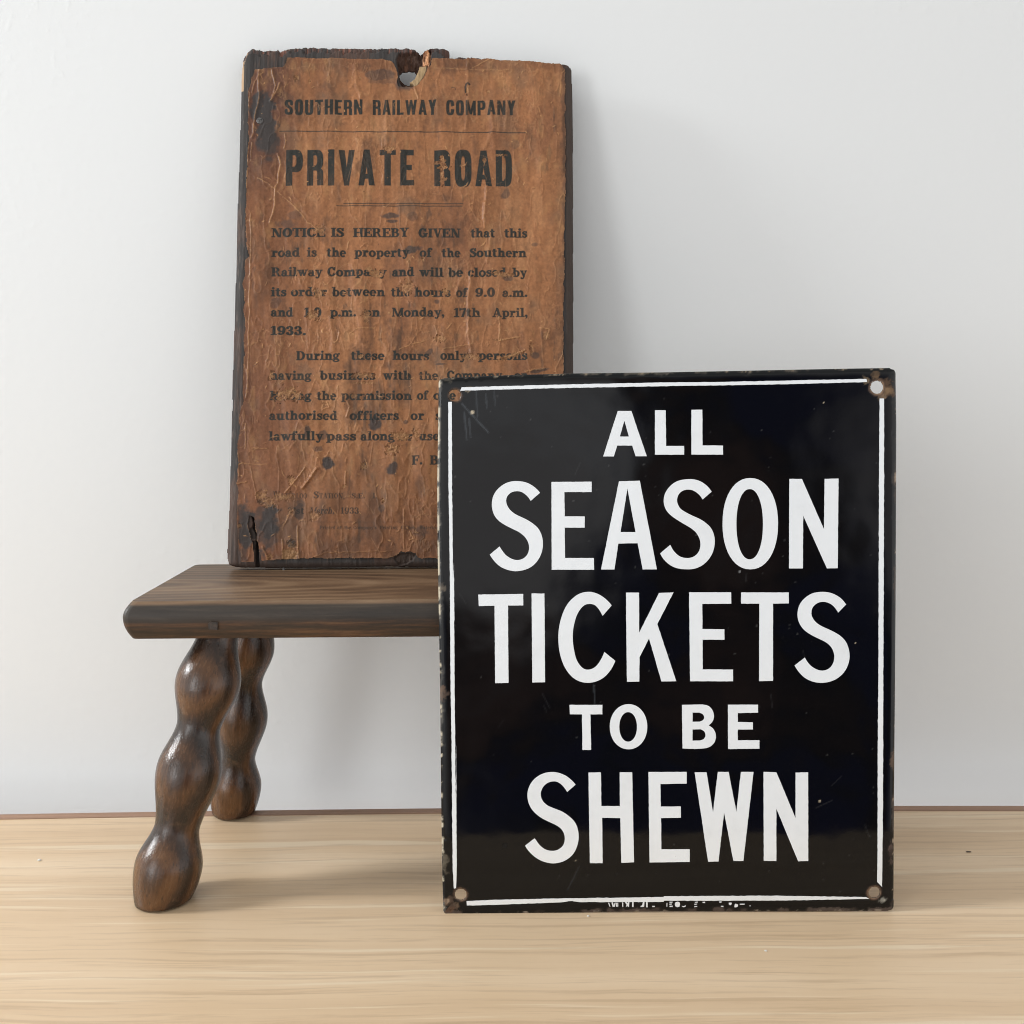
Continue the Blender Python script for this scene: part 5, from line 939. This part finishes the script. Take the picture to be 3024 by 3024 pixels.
# scuffs: hair-fine light and dark lines
scr = np.zeros(U.shape)
for i in range(90):
    x0, y0 = rg.uniform(-165, 170), rg.uniform(0, 530)
    a, L = rg.normal(0, 0.6) + (math.pi / 2 if rg.random() < 0.5 else 0), rg.uniform(4, 40)
    x1, y1 = x0 + L * math.cos(a), y0 + L * math.sin(a)
    J, I = window(u, v, min(x0, x1) - 1, max(x0, x1) + 1, min(y0, y1) - 1, max(y0, y1) + 1)
    if J.stop - J.start < 2 or I.stop - I.start < 2: continue
    d = seg_dist([(x0, y0), (x1, y1)], U[J, I], Vv[J, I] + 0.6 * wfine[J, I])
    scr[J, I] = np.maximum(scr[J, I], np.exp(-(d / 0.3) ** 2) * rg.uniform(0.1, 0.5))
wear = fbm(u, v, 5.0, 6.0, 30, 4, 0.65)
wear2 = fbm(u, v, 40, 40, 31, 2)
body = sst(380 - Vv, 0, 20)
keep = 1 - sst(wear + 0.35 * wear2 * body, 0.95 + 0.4 * (1 - body), 1.45 + 0.4 * (1 - body)) * 0.8
keep = keep * (1.0 - 0.08 * sst(wear2, 0, 1) - 0.12 * sst(tns, 0.4, 1.2))
ink = ink * keep * (1 - np.clip(tr, 0, 1)) * (1 - 0.7 * np.clip(flake_l, 0, 1))
pt = lerp(pt, np.array((0.024, 0.026, 0.023)), 0.98 * ink)
pt = lerp(pt, np.array((0.37, 0.205, 0.095)), np.clip(tr, 0, 1) * np.clip(0.55 + 0.5 * tns, 0.1, 0.85))
pt = lerp(pt, np.array((0.085, 0.040, 0.024)), 0.6 * tr * sst(-tns, 0.25, 0.9))
pt = lerp(pt, np.array((0.50, 0.265, 0.115)), 0.80 * np.clip(flake_l, 0, 1))
pt = lerp(pt, np.array((0.090, 0.040, 0.024)), 0.65 * flake_d)
pt = lerp(pt, np.array((0.48, 0.28, 0.15)), 0.5 * scr)
# bare patch near the bottom left and the tan flap under the hole
ps = sst(-poly_sdf(BOARD['patch'], U, Vv), -0.5, 1.5)
pt = lerp(pt, np.array((0.30, 0.165, 0.075)), 0.7 * ps * np.clip(0.8 + 0.4 * ts, 0, 1))
hp = hp - 0.6 * ps
tan = sst(-poly_sdf(BOARD['tan'], U, Vv), -0.4, 0.6)
pt = lerp(pt, np.array((0.40, 0.27, 0.135)), tan * np.clip(0.9 + 0.2 * tm, 0, 1))
hp = hp + 0.3 * tan
# worn edge of the sheet shows a paler paper core
pt = lerp(pt, np.array((0.33, 0.19, 0.105)), 0.6 * sst(0.9 - psd, 0, 0.6) * sst(tns, -0.3, 0.5))
dull = np.clip(0.15 + 0.5 * ink + 0.7 * np.clip(tr, 0, 1) + 0.4 * stn + 0.2 * wear, 0, 1)
ok = (psd > 0) & inside(WOODP, U, Vv) & (hole_field(U, Vv, 0.4) > 0)
nd = np.hypot(U - BOARD['nail'][0], Vv - BOARD['nail'][1])
cell = ok[:-1, :-1] & ok[1:, :-1] & ok[:-1, 1:] & ok[1:, 1:]
idx = np.arange(U.size).reshape(U.shape)
Qf = np.stack([idx[:-1, :-1][cell], idx[:-1, 1:][cell], idx[1:, 1:][cell], idx[1:, :-1][cell]], 1)
used = np.unique(Qf)
remap = np.full(U.size, -1)
remap[used] = np.arange(len(used))
Vf = np.stack([U.ravel()[used] / 1000, -hp.ravel()[used] / 1000, Vv.ravel()[used] / 1000], 1)
np_mesh("paper_notice", Vf, remap[Qf], mt_paper, board, {'tint': np.clip(pt.reshape(-1, 3)[used], 0, 1), 'dull': dull.ravel()[used]})
del U, Vv, pt, tint, hp, ink

# nail head in the mouldy patch, and the bent nail under the lower edge
mt_nail, k, bs = material("old_iron")
oc = k.n('ShaderNodeTexCoord').outputs['Object']
k.t.links.new(k.ramp(k.noise(oc, 700, 3, 0.6), [(0.35, (0.03, 0.028, 0.027)), (0.7, (0.16, 0.15, 0.145))]), bs.inputs['Base Color'])
bs.inputs['Roughness'].default_value = 0.55
bs.inputs['Metallic'].default_value = 0.3


def lathe(name, prof, n, mat, parent, loc, rot=(0, 0, 0)):
    V, Fc = [], []
    for r, z in prof:
        for q in range(n):
            a = 2 * math.pi * q / n
            V.append((r * math.cos(a), r * math.sin(a), z))
    for i in range(len(prof) - 1):
        for q in range(n):
            Fc.append((i * n + q, i * n + (q + 1) % n, (i + 1) * n + (q + 1) % n, (i + 1) * n + q))
    Fc.append(tuple(range((len(prof) - 1) * n, len(prof) * n)))
    Fc.append(tuple(range(n - 1, -1, -1)))
    o = mesh_obj(name, V, Fc, mat, parent, True)
    o.location, o.rotation_euler = loc, rot
    return o


lathe("nail", [(0.0012, -0.006), (0.0034, -0.001), (0.0037, 0.0004), (0.0033, 0.0010), (0.0026, 0.0011), (0.0012, 0.0016), (0.0003, 0.0017)], 18, mt_nail, board,
      (BOARD['nail'][0] / 1000, -0.0009, BOARD['nail'][1] / 1000), (math.radians(90), 0, 0))
lathe("nail", [(0.0013, 0.006), (0.0014, 0.0), (0.0015, -0.0025), (0.0024, -0.0030), (0.0024, -0.0040), (0.0008, -0.0044)], 12, mt_nail, board,
      (BOARD['peg'][0] / 1000, 0.0035, BOARD['peg'][1] / 1000 + 0.0005), (math.radians(6), 0, 0))

# ================================================================== ENAMEL SIGN
S_TILT = math.radians(4.9)
sign = empty("enamel_sign", (0.13055, 0.8237, 0.0), (-S_TILT, 0, math.radians(-0.45)))
tag(sign, "black and white enamel sign about season tickets, propped upright in front of the stool", "sign")

mt_black, k, bs = material("black_enamel")
oc = k.n('ShaderNodeTexCoord').outputs['Object']
at = k.n('ShaderNodeAttribute', attribute_name='tint')
du_ = k.n('ShaderNodeAttribute', attribute_name='dull')
k.t.links.new(at.outputs['Color'], bs.inputs['Base Color'])
sm = k.smooth(k.noise(k.mapping(oc, (30, 1, 14)), 1.0, 4.0, 0.6), 0.5, 0.8)
k.t.links.new(k.math('ADD', k.math('MULTIPLY_ADD', sm, 0.06, 0.075), k.math('MULTIPLY', du_.outputs['Fac'], 0.6), clamp=True), bs.inputs['Roughness'])
wav = k.noise(oc, 14.0, 2.0, 0.5)
orp = k.noise(oc, 160.0, 2.0, 0.5)
bs.inputs['Specular IOR Level'].default_value = 0.30
bump(k, bs, k.math('ADD', wav, k.math('MULTIPLY', orp, 0.010)), 0.20, 0.005)
mt_white, k, bs = material("white_enamel")
oc = k.n('ShaderNodeTexCoord').outputs['Object']
gr = k.smooth(k.noise(oc, 38.0, 5.0, 0.65), 0.50, 0.80)
sp = k.smooth(k.noise(oc, 260.0, 3.0, 0.6), 0.70, 0.78)
c = k.mix(k.math('MULTIPLY', gr, 0.5), (0.775, 0.795, 0.81), (0.64, 0.655, 0.66))
c = k.mix(k.math('MULTIPLY', sp, 0.55), c, (0.30, 0.29, 0.27))
k.t.links.new(c, bs.inputs['Base Color'])
bs.inputs['Roughness'].default_value = 0.16
wav = k.noise(oc, 30.0, 2.0, 0.5)
bump(k, bs, wav, 0.2, 0.003)

OUT = np.array(SIGN['outline'])
sv_ = np.linspace(-1.2, 459.2, 460)
lo, hi = row_bounds(OUT, np.clip(sv_, 4.0, 449.0))


def smooth1(a, n=9):
    p = np.pad(a, n // 2, mode='edge')
    return np.convolve(p, np.ones(n) / n, 'valid')


lo, hi = smooth1(lo, 5), smooth1(hi, 5)
nS, nT = 386, 460
s_ = np.linspace(0, 1, nS)
t_ = np.linspace(0, 1, nT)
# top and bottom edges as functions of u
tp = OUT[OUT[:, 1] > 440]; tp = tp[np.argsort(tp[:, 0])]
bt = OUT[OUT[:, 1] < 12]; bt = bt[np.argsort(bt[:, 0])]
uu = -190 + 380 * s_
vt = smooth1(np.interp(uu, tp[:, 0], tp[:, 1]), 5)
vb = smooth1(np.interp(uu, bt[:, 0], bt[:, 1]), 5)
vb = vb * 0.6 + 0.1
lo_t = np.interp(t_ * 457, sv_, lo)
hi_t = np.interp(t_ * 457, sv_, hi)
US = lo_t[:, None] + (hi_t - lo_t)[:, None] * s_[None, :]
VS = vb[None, :] + (vt - vb)[None, :] * t_[:, None]
# rounded corners
ug, vg = np.linspace(-195, 195, nS), np.linspace(0, 460, nT)
en = fbm(ug, vg, 6, 6, 40, 4, 0.65)
en2 = fbm(ug, vg, 14, 40, 41, 3, 0.6)
en3 = fbm(ug, vg, 2.5, 2.5, 42, 2)
dL, dR = US - lo_t[:, None], hi_t[:, None] - US
dB, dT = VS - vb[None, :], vt[None, :] - VS
dE = np.minimum(np.minimum(dL, dR), np.minimum(dB, dT))
hS = -0.9 * (1 - np.clip(dE / 3.0, 0, 1)) ** 2 - 0.35 * (1 - np.clip(dE / 8.0, 0, 1)) ** 2
hS = np.where(dB < 9, hS * 0.4, hS)
hS = hS - 0.25 * sst(en, 0.5, 1.2) * (dE < 3)
tS = np.empty(US.shape + (3,))
tS[:] = (0.0028, 0.0029, 0.0034)
dull = np.zeros(US.shape)


def chip(mask, colr, d):
    global tS, dull
    tS = lerp(tS, np.array(colr), mask)
    dull = np.maximum(dull, mask * d)


# chipped, rust-touched rim
left_up = (dL < 4) * sst(VS, 150, 330)
chip(0.9 * sst(2.6 - dL + 1.4 * en, 0, 0.8) * sst(en2 + 0.6 * left_up, 0.15, 0.6), (0.075, 0.070, 0.062), 0.8)
chip(0.9 * sst(1.5 - dL + 0.9 * en, 0, 0.6) * sst(en + 0.5 * left_up, 0.25, 0.7), (0.50, 0.44, 0.33), 0.8)
chip(0.8 * sst(2.2 - dT + 1.3 * en, 0, 0.8) * sst(en2, 0.0, 0.6), (0.085, 0.072, 0.058), 0.8)
chip(0.8 * sst(1.0 - dT + 0.8 * en, 0, 0.6) * sst(en, 0.2, 0.7), (0.26, 0.20, 0.135), 0.8)
chip(0.8 * sst(2.4 - dR + 1.6 * en, 0, 0.8) * sst(en2, 0.1, 0.7), (0.065, 0.050, 0.042), 0.8)
chip(0.8 * sst(0.9 - dR + 0.8 * en, 0, 0.6) * sst(en, 0.5, 1.0), (0.40, 0.30, 0.22), 0.8)
chip(0.85 * sst(3.0 - dB + 1.6 * en, 0, 0.9) * sst(en2, -0.1, 0.5), (0.085, 0.062, 0.052), 0.8)
chip(0.8 * sst(0.8 - dB + 0.8 * en, 0, 0.6) * sst(en, 0.4, 0.9), (0.34, 0.29, 0.24), 0.8)
# corner losses
for cu, cv, ru, rv, c in ((-184, 8, 7, 8, (0.125, 0.078, 0.052)), (-186, 3, 5, 4, (0.17, 0.085, 0.05)), (-180, 10, 3, 6, (0.19, 0.125, 0.08)), (-188, 11, 2.5, 2, (0.42, 0.30, 0.21)),
                          (180, 443, 8, 6, (0.14, 0.075, 0.038)), (172, 452, 4, 4, (0.20, 0.12, 0.06)), (181, 441, 5, 3, (0.30, 0.19, 0.10)), (177.5, 434, 3, 3, (0.30, 0.20, 0.12)), (165, 449, 3, 3, (0.28, 0.2, 0.12)),
                          (181, 11, 3.6, 2.8, (0.55, 0.53, 0.46)), (-185, 452, 5, 3, (0.10, 0.085, 0.065)), (-166, 444, 2.2, 2.0, (0.5, 0.42, 0.3)),
                          (189, 128, 2.5, 7, (0.16, 0.105, 0.075)), (188, 52, 3.0, 10, (0.13, 0.085, 0.07)), (-191, 277, 3.5, 4, (0.20, 0.16, 0.12)), (-191, 189, 4, 5, (0.19, 0.12, 0.08)), (-190, 46, 3, 9, (0.17, 0.14, 0.10))):
    d = np.hypot((US - cu) / ru, (VS - cv) / rv) + 0.75 * en + 0.35 * en3
    chip(0.8 * sst(0.95 - d, -0.1, 0.3) * np.clip(0.75 + 0.5 * en3, 0.2, 1), np.array(c) * 0.75, 0.8)
for (hu, hv, hr), amt in zip(SIGN['holes'], (0.55, 0.9, 0.85, 0.9)):
    d = np.hypot(US - hu, VS - hv) + 0.8 * en
    chip(amt * sst(hr + 2.2 - d, 0, 1.2), (0.085, 0.050, 0.034), 0.7)
    chip(amt * 0.8 * sst(hr + 0.9 - d, 0, 0.8), (0.27, 0.17, 0.10), 0.7)
# small pits, dust and hairline scuffs
for cu, cv, r, kd in SIGN['chips']:
    d = np.hypot(US - cu, VS - cv)
    chip(0.9 * sst(r - d, -0.3, 0.5), {'rust': (0.3, 0.12, 0.05), 'cream': (0.5, 0.42, 0.3), 'grey': (0.3, 0.3, 0.3), 'dark': (0.002, 0.002, 0.002)}[kd], 0.5)
rg = np.random.default_rng(9)
for i in range(120):
    cu, cv = rg.uniform(-180, 180), rg.uniform(10, 445)
    d = np.hypot(US - cu, VS - cv)
    chip(rg.uniform(0.1, 0.45) * sst(rg.uniform(0.3, 0.7) - d, -0.4, 0.3), (0.10, 0.10, 0.098), 0.3)
for i in range(11):
    x0, y0, a, L = rg.uniform(-175, 180), rg.uniform(20, 440), rg.normal(1.3, 0.7), rg.uniform(3, 16)
    d = seg_dist([(x0, y0), (x0 + L * math.cos(a), y0 + L * math.sin(a))], US, VS)
    chip(rg.uniform(0.04, 0.13) * sst(0.7 - d, 0, 0.6), (0.13, 0.13, 0.135), 0.3)
for x0, y0, x1, y1, s in ((-172, 432, -150, 408, 0.25), (-170, 425, -168, 402, 0.2), (-160, 442, -159, 420, 0.15), (-152, 440, -151, 428, 0.15), (-145, 442, -144, 430, 0.12), (-166, 420, -165, 404, 0.2), (-86, 20, -76, 40, 0.07), (-63, 195, -62, 180, 0.16)):
    d = seg_dist([(x0, y0), (x1, y1)], US, VS) + 0.3 * en3
    chip(s * sst(1.0 - d, 0, 0.8), (0.15, 0.17, 0.19), 0.3)
okS = np.ones(US.shape, bool)
for hu, hv, hr in SIGN['holes']:
    d = np.hypot(US - hu, VS - hv)
    okS &= d > hr - 0.45
    near = (d > hr - 0.5) & (d < hr + 0.55)
    f = np.where(near, hr / np.maximum(d, 1e-6), 1)
    US = np.where(near, hu + (US - hu) * f, US)
    VS = np.where(near, hv + (VS - hv) * f, VS)
# clip the very corners so they read rounded
for cu, cv in ((lo_t[-1], vt[0]), (hi_t[-1], vt[-1]), (lo_t[0], vb[0]), (hi_t[0], vb[-1])):
    rr = 4.0
    su1, sv1 = (1 if cu < 0 else -1), (1 if cv < 200 else -1)
    ax_, ay_ = (US - cu) * su1, (VS - cv) * sv1
    q = (ax_ < rr) & (ay_ < rr)
    d = np.hypot(rr - ax_, rr - ay_)
    f = np.where(q & (d > rr), rr / np.maximum(d, 1e-6), 1.0)
    US = np.where(q, cu + su1 * (rr - (rr - ax_) * f), US)
    VS = np.where(q, cv + sv1 * (rr - (rr - ay_) * f), VS)
cell = okS[:-1, :-1] & okS[1:, :-1] & okS[:-1, 1:] & okS[1:, 1:]
idx = np.arange(US.size).reshape(US.shape)
Qf = np.stack([idx[:-1, :-1][cell], idx[:-1, 1:][cell], idx[1:, 1:][cell], idx[1:, :-1][cell]], 1)
used = np.unique(Qf)
remap = np.full(US.size, -1)
remap[used] = np.arange(len(used))
Qf = remap[Qf]
Vf = np.stack([US.ravel()[used] / 1000, -hS.ravel()[used] / 1000, VS.ravel()[used] / 1000], 1)
Vb = Vf.copy()
Vb[:, 1] += 0.0016
nf = len(used)
E = np.concatenate([Qf[:, [0, 1]], Qf[:, [1, 2]], Qf[:, [2, 3]], Qf[:, [3, 0]]])
key = np.sort(E, 1)
key = key[:, 0].astype(np.int64) * nf + key[:, 1]
_, inv_, cnt = np.unique(key, return_inverse=True, return_counts=True)
Eb = E[cnt[inv_] == 1]
side = np.stack([Eb[:, 1], Eb[:, 0], Eb[:, 0] + nf, Eb[:, 1] + nf], 1)
tf = np.clip(tS.reshape(-1, 3)[used], 0, 1)
tbk = np.tile(np.array([[0.05, 0.032, 0.024]]), (nf, 1))
np_mesh("sign_plate", np.concatenate([Vf, Vb]), np.concatenate([Qf, Qf[:, ::-1] + nf, side]), mt_black, sign,
        {'tint': np.concatenate([tf, tbk]), 'dull': np.concatenate([dull.ravel()[used], np.ones(nf)])})


def enamel(name, shapes, y0, lift, mat, jit=0.0):
    """flat raised shapes (outer ring, then holes) as one mesh"""
    V, Fc = [], []
    for rings in shapes:
        rr = []
        for ring in rings:
            a = np.array(ring)
            if jit:
                # hand-stencilled edge: split long runs and shake them a little
                o_ = []
                for i in range(len(a)):
                    p, q = a[i], a[(i + 1) % len(a)]
                    n = max(1, int(np.hypot(*(q - p)) / 2.5))
                    for j in range(n):
                        w_ = p + (q - p) * j / n
                        if 0 < j: w_ = w_ + np.array([random.gauss(0, jit), random.gauss(0, jit)])
                        o_.append(w_)
                a = np.array(o_)
            rr.append([Vector((x / 1000, 0, z / 1000)) for x, z in a])
        flat = [p for r in rr for p in r]
        b = len(V)
        V += [(p.x, y0 - lift, p.z) for p in flat] + [(p.x, y0 + 0.0003, p.z) for p in flat]
        nfl = len(flat)
        tris = tessellate_polygon([[Vector((p.x, p.z, 0)) for p in r] for r in rr])
        for t in tris:
            Fc.append(tuple(b + i for i in t))
        s0 = 0
        for r in rr:
            n = len(r)
            for i in range(n):
                Fc.append((b + s0 + i, b + s0 + (i + 1) % n, b + nfl + s0 + (i + 1) % n, b + nfl + s0 + i))
            s0 += n
    return mesh_obj(name, V, Fc, mat, sign)


for wd, shapes in SIGN['letters'].items():
    enamel("lettering", shapes, 0.0, 0.00022, mt_white, 0.05)
for b in SIGN['border']:
    enamel("border_line", [[b]], 0.0, 0.00020, mt_white, 0.09)
enamel("maker_mark", [[f] for f in SIGN['frag']], 0.0, 0.00030, mt_white)

# ================================================================== CRUMBS ON THE TABLETOP
mt_crumb, k, bs = material("plaster_crumb")
bs.inputs['Base Color'].default_value = (0.75, 0.73, 0.68, 1)
mt_splint, k, bs = material("dark_splinter")
bs.inputs['Base Color'].default_value = (0.07, 0.04, 0.025, 1)


def crumb(name, x, y, sx, sy, sz, mat, label):
    bm = bmesh.new()
    bmesh.ops.create_icosphere(bm, subdivisions=2, radius=1.0)
    rr = random.Random(int((x + 5) * 1000))
    for q in bm.verts:
        f = rr.uniform(0.75, 1.15)
        q.co = Vector((q.co.x * sx * f, q.co.y * sy * f, max(q.co.z, -0.8) * sz * f + sz * 0.8))
    me = bpy.data.meshes.new(name)
    bm.to_mesh(me)
    bm.free()
    me.materials.append(mat)
    o = bpy.data.objects.new(name, me)
    COL.objects.link(o)
    o.location = (x, y, 0.0)
    tag(o, label, "crumb")


crumb("crumb", -0.4523, 0.9300, 0.0018, 0.0015, 0.0009, mt_crumb, "tiny white crumb on the bare tabletop left of the stool")
crumb("crumb", 0.4330, 0.9327, 0.0026, 0.0010, 0.0006, mt_splint, "dark splinter lying on the tabletop right of the black sign")
crumb("crumb", 0.0616, 0.8185, 0.0011, 0.0010, 0.0007, mt_crumb, "pale speck just in front of the sign's lower edge")
crumb("crumb", 0.1977, 0.7632, 0.0012, 0.0010, 0.0005, mt_crumb, "pale flake lying on the tabletop well in front of the sign")
